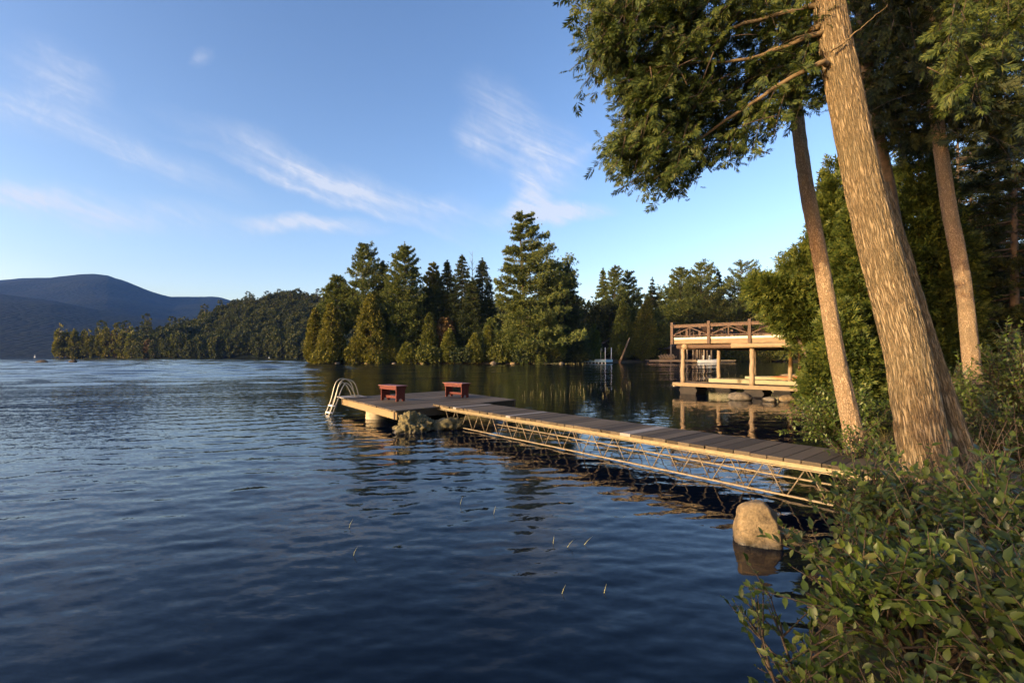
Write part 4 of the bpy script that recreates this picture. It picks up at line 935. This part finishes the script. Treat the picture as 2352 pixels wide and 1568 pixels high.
def hanging(poly, n, d0, d1, L0, L1, sp, ts, tps, fo, tw, o, out=(-.75, .05, -.25), per=16):
    """leafy branchlets: curved drooping twigs carrying flat sprays on both sides"""
    poly = np.array(poly, float); lo, hi = poly.min(0), poly.max(0); k = 0; o = np.array(o)
    while k < n:
        q = rng.uniform(lo, hi, (1, 2))
        if not in_poly(q, poly)[0]: continue
        k += 1; Y = rng.uniform(d0, d1); q = q + rng.normal(size=(1, 2)) * 13; b = np.array(at(q[0, 0], q[0, 1], Y)) - o; L = rng.uniform(L0, L1)
        d = norm(np.array(out) + rng.normal(size=3) * .45); t = np.linspace(0, 1, 6); C = b + d * (L * (t - .55))[:, None] + np.outer(-.35 * L * t ** 2 + .1 * L, (0, 0, 1))
        tw.tube(C, [.006 * (1.2 - q_) for q_ in t], 4)
        s = rng.random(per); P = np.stack([np.interp(s, t, C[:, i]) for i in range(3)], -1); side = norm(np.cross(d, (0, 0, 1))); sg = rng.choice([-1, 1], per)
        P = P + side * (sg * rng.uniform(0, .10, per) * sp)[:, None]
        A = d * .7 + side * (sg * .9)[:, None] + np.array((0, 0, -.45)) + rng.normal(size=(per, 3)) * .5
        fo.put(tps, P, A, ts * rng.uniform(.55, 1.3, per), np.array((-.3, -.6, .7)) + rng.normal(size=3) * .5)
fo, tw = Fol(), MB()
main = [(1350, -30), (1345, 60), (1330, 120), (1395, 190), (1420, 260), (1385, 300), (1395, 360), (1400, 420), (1440, 455), (1545, 470), (1600, 430), (1655, 395), (1700, 330), (1760, 318), (1800, 250), (1850, 230), (1895, 160), (1910, -30)]
main = [(x + 14, y - 10 - 32 * min(1, max(0, (y - 250) / 200))) for x, y in main]
hanging(main, 400, 5.5, 7.2, .35, .8, 1, .15, SPRAYS, fo, tw, o)
hanging([(1375, -10), (1370, 60), (1358, 115), (1420, 185), (1445, 255), (1415, 295), (1425, 360), (1480, 405), (1570, 400), (1590, 250), (1640, 0)], 250, 5.4, 6.8, .3, .65, 1, .145, SPRAYS, fo, tw, o)
hanging([(1640, 0), (1580, 250), (1600, 400), (1700, 300), (1780, 230), (1880, 120), (1880, 0)], 110, 6.2, 7.6, .4, .8, 1, .15, SPRAYS, fo, tw, o)
hanging([(1830, 150), (1860, 240), (1925, 220), (1925, 120)], 16, 5.8, 6.6, .3, .6, 1, .13, SPRAYS, fo, tw, o)
hanging([(1300, -420), (1330, -20), (1910, -20), (2050, -420)], 330, 5.4, 8.0, .5, 1.0, 1.4, .19, SPRAY5, fo, tw, o, per=14)
fo.build('crown', M['cedar'], cedar); tw.build('twigs', M['twig'], cedar)

thin = thing('leaning_tree', 'slim scaly barked tree leaning left between the big cedar and the pavilion', 'tree', (5.15, 7.0, gz(5.15, 7.0)), 0); o = tuple(thin.location)
big_trunk('trunk', rel([at(1972, 1060, 6.9), at(1958, 985, 7.0), at(1925, 830, 7.15), at(1885, 600, 7.4), at(1850, 420, 7.6), at(1822, 200, 7.85), at(1806, 60, 8.0), at(1790, -200, 8.3), at(1770, -600, 8.8)], o), [.13, .115, .108, .102, .097, .09, .085, .07, .04], M['barkpine'], thin, 40, 150, .06, 9, 7.7, .3)
fo, tw = Fol(), MB(); hanging([(1650, -500), (1640, -80), (1900, -40), (1950, -500)], 120, 7.6, 9.5, .5, 1.1, 1.4, .2, SPRAY5, fo, tw, o, per=14); fo.build('crown', M['cedar'], thin); tw.build('twigs', M['twig'], thin)

third = thing('cedar_tree', 'sunlit straight trunk at right rising from the undergrowth behind the massive cedar', 'cedar', (8.9, 9.0, gz(8.9, 9.0)), 0); o = tuple(third.location)
big_trunk('trunk', rel([at(2246, 960, 8.95), at(2232, 840, 9.0), at(2210, 640, 9.1), at(2180, 480, 9.2), at(2155, 300, 9.3), at(2140, 150, 9.4), at(2135, -100, 9.6), at(2130, -500, 10)], o), [.165, .13, .12, .115, .105, .095, .08, .05], M['barkpine'], third, 40, 110, .05, 8, 2.2, .3)
fo, tw = Fol(), MB()
hanging([(1990, 20), (1990, 240), (2060, 330), (2150, 300), (2352, 340), (2352, -300), (1990, -300)], 430, 8.0, 11.0, .6, 1.3, 1.5, .26, SPRAYS, fo, tw, o, (.1, -.4, -.3))
fo.build('crown', M['hemlock'], third); tw.build('twigs', M['twig'], third); fo, tw = Fol(), MB()  # dark hemlock colour on cedar boughs: shade of the big canopy painted in
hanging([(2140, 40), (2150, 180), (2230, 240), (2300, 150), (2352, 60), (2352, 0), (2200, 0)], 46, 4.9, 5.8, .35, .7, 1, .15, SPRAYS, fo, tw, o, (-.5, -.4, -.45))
fo.build('lit_boughs', M['cedar'], third); tw.build('bough_twigs', M['twig'], third)  # only these boughs keep the brighter cedar colour, as if sunlit
fourth = thing('cedar_tree', 'dark shaded trunk standing directly behind the massive leaning cedar', 'cedar', (8.3, 10.5, gz(8.3, 10.5)), 0); o = tuple(fourth.location)
big_trunk('trunk', rel([at(2085, 900, 10.5), at(2045, 500, 10.6), at(1998, 250, 10.7), at(1985, 100, 10.8), at(1978, -200, 11), at(1970, -600, 11.5)], o), [.22, .18, .165, .15, .12, .07], M['barkdark'], fourth, 30, 80, .05, 8, 9.2, .2)
fo, tw = Fol(), MB(); hanging([(1930, -60), (1935, 200), (2010, 330), (2120, 330), (2130, -300), (1900, -300)], 260, 10, 13, .7, 1.4, 1.5, .26, SPRAYS, fo, tw, o, (-.1, -.4, -.3)); fo.build('crown', M['hemlock'], fourth); tw.build('twigs', M['twig'], fourth)  # cedar crown darkened with hemlock foliage in place of cast shade

GB = 'trees on the near bank'
def near_tree(kind, x, top, Y, rpx, label, mat='midcedar', z=None, **kw):
    X = X0(x, Y); z = gz(X, Y) if z is None else z; h = H + (HY - top) / F * Y - z; r = rpx / F * Y
    if kind == 'cedar': mf = clumpy(h, r, **{**dict(ncl=int(60 + 30 * h), per=26, cr=.21, tps=SPRAY5, ts=.31, rad=.10, outw=.6), **kw}); n, c = 'cedar_tree', 'cedar'
    elif kind == 'hemlock': mf = whorl(h, r, **{**dict(cs=.05, step=.05, nb=6, prof=lambda t: (1 - t) ** .6, rise=-.05, curl=.0, per=70, ts=.30, tps=SPRAY5, flat=.5, rad=.14), **kw}); n, c = 'hemlock_tree', 'hemlock'
    else: mf = clumpy(h, r, **{**dict(ncl=200, per=40, prof=lambda t: np.sqrt(np.clip(1 - (1.9 * t - .9) ** 2, 0, 1)), cr=.25, tps=BLOB, ts=.16), **kw}); n, c = 'broadleaf_tree', 'tree'
    return plant_tree(n, label, c, (X, Y, z), mf, (M[mat], M['barkdark']), GB)
near_tree('cedar', 1935, 372, 14.5, 84, 'tall green cedar at the sky edge between slim leaning tree and balcony', ncl=420, per=26, z0=.22, lean=(-.2, 0))
near_tree('cedar', 1925, 575, 15.0, 98, 'low spreading cedar whose boughs hide the right end of the balcony', ncl=340, per=26, prof=lambda t: np.sqrt(np.clip(1 - (1.7 * t - .7) ** 2, 0, 1)), z0=.40, lean=(-.72, 0))
near_tree('cedar', 1925, 640, 14.2, 72, 'bright cedar boughs spilling left past the balcony rail', ncl=270, per=26, prof=lambda t: np.sqrt(np.clip(1 - (1.7 * t - .7) ** 2, 0, 1)), z0=.50, lean=(-2.2, 0))
near_tree('cedar', 1985, 430, 13.0, 90, 'green cedar filling the gap between slim and massive trunks', ncl=420, per=28)
near_tree('cedar', 1930, 700, 12.0, 70, 'lower cedar behind the slim leaning trunk', ncl=200, per=26)
near_tree('cedar', 2110, 300, 13.5, 120, 'olive cedar with yellow green sprays right of the massive trunk', ncl=420, per=26, mat='cedar')
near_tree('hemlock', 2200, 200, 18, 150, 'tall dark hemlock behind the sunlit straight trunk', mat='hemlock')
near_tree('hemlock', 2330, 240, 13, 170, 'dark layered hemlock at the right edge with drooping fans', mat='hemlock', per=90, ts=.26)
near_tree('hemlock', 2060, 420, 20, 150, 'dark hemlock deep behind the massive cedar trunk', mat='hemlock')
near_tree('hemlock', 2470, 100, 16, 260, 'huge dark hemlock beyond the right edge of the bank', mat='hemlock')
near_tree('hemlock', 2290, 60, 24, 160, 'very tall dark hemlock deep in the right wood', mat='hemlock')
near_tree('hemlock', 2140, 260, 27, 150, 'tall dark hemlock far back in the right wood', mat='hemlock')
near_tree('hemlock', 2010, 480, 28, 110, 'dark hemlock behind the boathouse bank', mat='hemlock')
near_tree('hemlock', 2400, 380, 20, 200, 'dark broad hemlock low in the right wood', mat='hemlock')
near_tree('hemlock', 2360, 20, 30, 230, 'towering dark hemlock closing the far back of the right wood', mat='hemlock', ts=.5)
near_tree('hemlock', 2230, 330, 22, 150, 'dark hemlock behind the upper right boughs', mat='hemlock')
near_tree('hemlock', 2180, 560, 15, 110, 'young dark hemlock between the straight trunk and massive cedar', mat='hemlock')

# fence of rough rails behind the big trunk
fn = thing('rail_fence', 'rough brown rail fence half hidden behind the massive cedar', 'fence', (*at(2172, 830, 8.6)[:2], gz(7.9, 8.6))); m = MB()
m.box((.15, 0, .45), (.11, .11, .9)); m.build('post', M['barkpine'], fn); m = MB(); m.bar((-.55, .2, 1.05), (.15, 0, .80), .05, .09); m.bar((-.55, .2, .75), (.15, 0, .45), .05, .09); m.bar((.15, 0, .82), (1.3, .2, .8), .05, .07); m.build('rail', M['barkpine'], fn)

# ------------------------------------------------------------------ shrubs and undergrowth on the near bank
def shrub(name, label, base, stems, mat, leaf=.075, per=9, tps=LEAF, group='leafy shrubs on the near bank', droop=.0, r0=.012, sub=5, L2=(.25, .55), outn=None):
    """stems: list of (tip offset xyz); each stem carries side twigs with alternate leaves"""
    t = thing(name, label, 'shrub', base, 0, group); fo, mb = Fol(), MB()
    for tip, w in stems:
        tip = np.array(tip); mid = tip * .5 + np.array((rng.normal() * .06, rng.normal() * .06, .10 * np.linalg.norm(tip)))
        C = spline([(0, 0, -.08), mid, tip], 12) + rng.normal(size=(12, 3)) * .006; mb.tube(C, [r0 * w * (1 - .8 * q) for q in np.linspace(0, 1, 12)], 5)
        for k in range(sub):
            s = rng.uniform(.25, 1.0); i = min(11, int(s * 11)); b = C[i]; d0 = norm(C[min(i + 1, 11)] - C[max(i - 1, 0)])
            d = norm(d0 * .7 + norm(rng.normal(size=3)) * .85 + np.array((0, 0, .45))) if k else d0; L = rng.uniform(*L2) * (1.1 - .4 * s); q = np.linspace(0, 1, 5)
            D = b + d * (L * q)[:, None] + np.outer(-droop * L * q * q, (0, 0, 1)); mb.tube(D, [.0045 * (1.15 - .8 * z) for z in q], 4)
            n = max(3, int(1.6 * per * L / .4)); u = np.linspace(.15, 1, n) + rng.normal(size=n) * .03; P = np.stack([np.interp(u, q, D[:, j]) for j in range(3)], -1)
            sd = norm(np.cross(d, rng.normal(size=3))); sg = np.where(np.arange(n) % 2, 1, -1); A = d * .65 + sd * (sg * .8)[:, None] + np.array((0, 0, .12)) + rng.normal(size=(n, 3)) * .38
            fo.put(tps, P, A, leaf * .72 * rng.uniform(.4, 1.35, n), np.array((-.25, -.35, .9)))
    fo.build('foliage', mat, t); mb.build('stems', M['twig'], t); return t
def fan(n, hx, hy, hz, jit=.3, h0=.5):
    out = []
    for _ in range(n):
        a = rng.uniform(0, 6.28); q = math.sqrt(rng.random()); out.append(((.82 * hx * q * math.cos(a), .82 * hy * q * math.sin(a), hz * rng.uniform(h0, 1) * (1 - .35 * q)), rng.uniform(.6, 1.3)))
    return out
def gs(x, y, **k): return (x, y, gz(x, y))
shrub('leafy_shrub', 'leafy shrub with forked stem in the bottom right foreground', gs(2.05, 2.35), fan(22, .75, .55, .74) + [((-.66, -.15, .36), 1.2), ((-.5, -.25, .5), 1)], M['shrub'], .072, 10, sub=8)
shrub('leafy_shrub', 'low shrub leaning out over the water at bottom centre right', gs(1.45, 2.15), fan(8, .35, .25, .42) + [((-.28, .30, .44), .9), ((-.24, .2, .52), 1), ((-.2, .1, .34), .9), ((-.1, .3, .58), .9), ((.1, .1, .6), 1)], M['shrub'], .066, 9, sub=6, L2=(.18, .36))
shrub('leafy_shrub', 'upright leafy shrub beside the upright granite boulder', gs(2.95, 3.7), fan(20, .5, .5, .72) + [((-.18, .1, .6), 1), ((-.2, -.25, .42), 1)], M['shrub'], .075, 9, sub=7)
shrub('leafy_shrub', 'shrub at the foot of the gangway in front of the massive cedar', gs(3.35, 4.50), fan(12, .40, .40, .46), M['shrub2'], .07, 9, sub=6)
shrub('leafy_shrub', 'shaded shrub filling the bottom right corner', gs(2.9, 2.35), fan(22, .7, .5, .85), M['shrub2'], .075, 9, sub=8)
shrub('leafy_shrub', 'large leaved shrub against the right edge of the foreground', gs(3.15, 2.9), fan(14, .55, .4, .85), M['shrub'], .08, 8, sub=6)
shrub('leafy_shrub', 'closest dark shrub along the bottom edge at right', gs(2.1, 1.75), fan(22, .7, .4, .62), M['shrub2'], .07, 9, sub=7)
shrub('leafy_shrub', 'small sprawling shrub at the bottom edge next to the dark water', gs(1.5, 1.75), fan(12, .45, .3, .42), M['shrub2'], .062, 9, sub=6, L2=(.15, .35))
shrub('leafy_shrub', 'thin leafed shrub in front of the massive cedar trunk base', gs(3.75, 4.0), fan(9, .5, .35, .6), M['shrub2'], .055, 6, sub=6)
shrub('leafy_shrub', 'slender shrub with yellowish leaves between the slim and massive trunks', gs(4.55, 6.0), fan(16, .5, .45, 1.15), M['shrub'], .07, 8, sub=7)
shrub('leafy_shrub', 'dense small leaved shrub overhanging the water left of the slim leaning trunk', gs(6.25, 8.8), fan(74, .85, .8, 1.35, h0=.3) + [((-.9, -.2, .5), 1), ((-.95, .2, .7), 1), ((-.8, -.4, .3), 1), ((-1.0, .3, .35), 1)], M['shrub'], .085, 11, sub=10, L2=(.3, .6))
shrub('leafy_shrub', 'dense shrub behind the slim trunk hiding the bank by the docks', gs(9.1, 11.8), fan(34, 1.0, .9, 1.5, h0=.3), M['shrub'], .10, 10, sub=9, L2=(.35, .7))
shrub('leafy_shrub', 'dim shrub between massive cedar and straight sunlit trunk', gs(6.6, 7.4), fan(30, .9, .7, 1.3, h0=.3), M['shrub2'], .075, 9, sub=9)
shrub('leafy_shrub', 'sunlit bushy shrub at the right edge below the straight trunk', gs(6.9, 6.4), fan(44, .85, .8, 1.75, h0=.3), M['shrub'], .075, 10, sub=11)
shrub('leafy_shrub', 'wide shrub at right edge in front of the path', gs(6.1, 5.6), fan(30, .7, .6, 1.0, h0=.3), M['shrub2'], .07, 10, sub=9)
shrub('leafy_shrub', 'tall shrub beneath the dark hemlocks at the right edge', gs(8.6, 7.6), fan(36, 1.0, .8, 2.0, h0=.3), M['shrub2'], .085, 9, sub=10)
shrub('leafy_shrub', 'low shrub left of the straight sunlit trunk', gs(8.1, 8.7), fan(26, .8, .6, 1.0, h0=.3), M['shrub2'], .08, 9, sub=8)
shrub('leafy_shrub', 'shrub on the bank behind the boathouse dock end', gs(11.9, 16.0), fan(40, 1.6, 1.2, 2.2, h0=.3), M['shrub'], .14, 9, sub=9, L2=(.5, .9))
# dry stems, grass, litter
fo, mb = Fol(), MB()
for _ in range(260):
    x, y = rng.uniform(2.3, 5.6), rng.uniform(1.6, 6.0)
    if land_d(np.array([x]), np.array([y]))[0] < .15: continue
    z = gz(x, y); h = rng.uniform(.25, .8); a = rng.uniform(0, 6.28); b = rng.uniform(.1, .5) * h; c = np.array((x, y, z)); e = c + np.array((b * math.cos(a), b * math.sin(a), h))
    mb.tube([c, (c + e) / 2 + np.array((0, 0, .06)), e], [.0032, .0026, .0012], 4)
    for _k in range(3):
        s = rng.uniform(.4, .9); p = c + (e - c) * s; d = norm(rng.normal(size=3) + np.array((0, 0, .7))); mb.tube([p, p + d * h * rng.uniform(.2, .45)], [.002, .0008], 3)
tag(mb.build('undergrowth', M['drytwig']), 'tangle of thin dry stems around the foot of the massive cedar', 'undergrowth', kind='stuff')
BLADE = [tmpl([[np.array((-.012, 0, 0)), np.array((.012, 0, 0)), np.array((.009 + q, .55, .02)), np.array((-.009 + q, .55, .02))], [np.array((-.009 + q, .55, .02)), np.array((.009 + q, .55, .02)), np.array((2.2 * q, 1, -.05)), np.array((2.2 * q - .002, 1, -.05))]]) for q in (-.06, .03, .12)]
n = 16000; x, y = rng.uniform(.2, 9, n), rng.uniform(1.0, 10, n); k = land_d(x, y) > .12; x, y = x[k], y[k]; P = np.stack([x, y, land_h(x, y) - .01], -1)
keep = (np.sin(x * 2.1 + 1.3 * np.sin(y * 1.7)) + rng.normal(size=len(x)) * .6) > -.2; P = P[keep]
fo.put(BLADE, P, np.array((0, 0, 1)) + rng.normal(size=(len(P), 3)) * .42, rng.uniform(.10, .34, len(P)))
tag(fo.build('grass', M['grass']), 'thin olive and straw coloured grass on the shady bank', 'grass', kind='stuff')

# ------------------------------------------------------------------ air over the lake
hz = MB(); hz.box((-700, 2300, 560), (9000, 7000, 1140)); ho = hz.build('haze', None) if False else link('haze', hz.mesh('haze'), [])
hm = bpy.data.materials.new('haze_air'); hm.use_nodes = True; hn = hm.node_tree.nodes; hn.clear()
hv = hn.new('ShaderNodeVolumePrincipled'); hv.inputs['Color'].default_value = (.12, .32, 1, 1); hv.inputs['Density'].default_value = .00005; hv.inputs['Anisotropy'].default_value = .0
hout = hn.new('ShaderNodeOutputMaterial'); hm.node_tree.links.new(hv.outputs[0], hout.inputs['Volume']); ho.data.materials.append(hm); tag(ho, kind='stuff')

# shore tree behind the photographer, out of the picture: it shades the foreground shrubs
sh = plant_tree('cedar_tree', 'unseen bushy shore cedar to the left behind the viewpoint shading the foreground shrubs', 'cedar', (-6.0, -3.45, gz(-6.0, -3.45)), clumpy(4.3, 1.85, ncl=80, per=20, tps=SPRAY5, ts=.3, prof=lambda t: np.sqrt(np.clip(1 - (1.7 * t - .7) ** 2, 0, 1))), (M['midcedar'], M['barkdark']))

# ------------------------------------------------------------------ sky, sun, camera
elev = math.asin(SUN.z); azc = math.atan2(SUN.x, SUN.y) % (2 * math.pi)
W = bpy.data.worlds.new('World'); SC.world = W; W.use_nodes = True; t = NT(W); bg = t.n['Background']
sky = t.new('ShaderNodeTexSky', sky_type='NISHITA', sun_disc=False, sun_elevation=elev, sun_rotation=azc, altitude=300, air_density=1.0, dust_density=2.0, ozone_density=1.1)
gco = t.new('ShaderNodeTexCoord').outputs['Generated']; sp = t.new('ShaderNodeSeparateXYZ'); t.lk(gco, sp.inputs[0])
yy = t.math('MAXIMUM', sp.outputs[1], .02); cu = t.math('DIVIDE', sp.outputs[0], yy); cv = t.math('DIVIDE', sp.outputs[2], yy)
cx = t.new('ShaderNodeCombineXYZ'); t.lk(cu, cx.inputs[0]); t.lk(cv, cx.inputs[1]); uv0 = cx.outputs[0]
def warp(v, sc, amp):
    n = t.new('ShaderNodeTexNoise'); n.inputs['Scale'].default_value = sc; n.inputs['Detail'].default_value = 4; t.lk(v, n.inputs['Vector'])
    a = t.new('ShaderNodeVectorMath', operation='SUBTRACT'); t.lk(n.outputs['Color'], a.inputs[0]); a.inputs[1].default_value = (.5, .5, .5)
    b = t.new('ShaderNodeVectorMath', operation='MULTIPLY'); t.lk(a.outputs[0], b.inputs[0]); b.inputs[1].default_value = amp
    c = t.new('ShaderNodeVectorMath', operation='ADD'); t.lk(v, c.inputs[0]); t.lk(b.outputs[0], c.inputs[1]); return c.outputs[0]
uv = warp(uv0, 6.0, (.12, .08, 0))
CL = [(130, 165, 125, 70, -20, .32), (310, 345, 300, 34, -22, .30), (740, 405, 380, 42, -23, .34), (745, 408, 190, 16, -24, .5), (720, 432, 330, 15, -21, .42), (1150, 250, 120, 60, -38, .30), (1100, 330, 90, 40, -60, .36),
      (1240, 360, 120, 90, -30, .42), (1215, 450, 60, 40, -60, .9), (1265, 486, 140, 24, 3, 1.1), (712, 517, 170, 24, -5, .9), (20, 455, 120, 30, -5, .6), (200, 480, 420, 50, -6, .35), (470, 118, 22, 20, -50, .22), (60, 250, 260, 60, -10, .25), (1000, 470, 260, 30, -14, .3), (1330, 350, 60, 20, 20, .3)]
tot = None
for x, y, a, b, rt, st_ in CL:
    mp = t.mapping(uv, (a * 1.25 / F, b * 1.35 / F, 1), (0, 0, R(rt)), ((x - HX) / F, (HY - y) / F, 0), 'TEXTURE')
    g = t.new('ShaderNodeTexGradient', gradient_type='SPHERICAL'); t.lk(mp, g.inputs[0]); v = t.math('MULTIPLY', t.math('POWER', g.outputs['Fac'], 1.5), st_ * 1.3); tot = v if tot is None else t.math('ADD', tot, v)
wisp = t.noise(t.mapping(uv0, (.8, .075, 1), (0, 0, R(-24)), (0, 0, 0), 'TEXTURE'), 2.4, 10, .64, 1.0); wisp2 = t.noise(t.mapping(uv0, (.22, .11, 1), (0, 0, R(-50)), (0, 0, 0), 'TEXTURE'), 2.6, 10, .68, 1.4)
wf = t.math('ADD', t.math('MULTIPLY', wisp, .6), t.math('MULTIPLY', wisp2, .4)); wf = t.ramp(wf, [(.30, (.04, .04, .04)), (.48, (.42, .42, .42)), (.64, (1, 1, 1))])
fac = t.math('MULTIPLY', t.math('MULTIPLY', tot, wf), 1.8, True); fac = t.math('MINIMUM', fac, .75)
front = t.math('GREATER_THAN', sp.outputs[1], .02); fac = t.math('MULTIPLY', fac, front)
gm = t.new('ShaderNodeGamma'); t.lk(sky.outputs[0], gm.inputs[0]); gm.inputs[1].default_value = 1.28
hs = t.new('ShaderNodeHueSaturation'); hs.inputs['Saturation'].default_value = 1.09; t.lk(gm.outputs[0], hs.inputs['Color'])
tint = t.mix(1.0, hs.outputs[0], (1.02, .90, .96), 'MULTIPLY')
SKYK = .15
cloud = t.mix(fac, tint, (.44 / SKYK, .45 / SKYK, .49 / SKYK))
t.lk(cloud, bg.inputs['Color']); bg.inputs['Strength'].default_value = SKYK
sd = bpy.data.lights.new('sun', 'SUN'); sd.energy = 4.6; sd.angle = R(.5); sd.color = (1.0, .77, .45)
so = bpy.data.objects.new('sun', sd); COL.objects.link(so); so.rotation_euler = (-SUN).to_track_quat('-Z', 'Y').to_euler(); so.location = SUN * 100
cam = bpy.data.cameras.new('camera'); cam.sensor_width = 36; cam.lens = 36 * F / 2352; cam.shift_y = (HY - 784) / 2352; cam.clip_start = .05; cam.clip_end = 20000
co = bpy.data.objects.new('camera', cam); COL.objects.link(co); co.location = (0, 0, H); co.rotation_euler = (R(90), 0, 0); SC.camera = co
SC.view_settings.view_transform = 'Standard'; SC.view_settings.look = 'None'; SC.view_settings.exposure = 1.0; SC.view_settings.gamma = 1.0
SC.cycles.max_bounces = 6; SC.cycles.transparent_max_bounces = 4; SC.cycles.sample_clamp_indirect = 4.0; SC.cycles.use_denoising = True
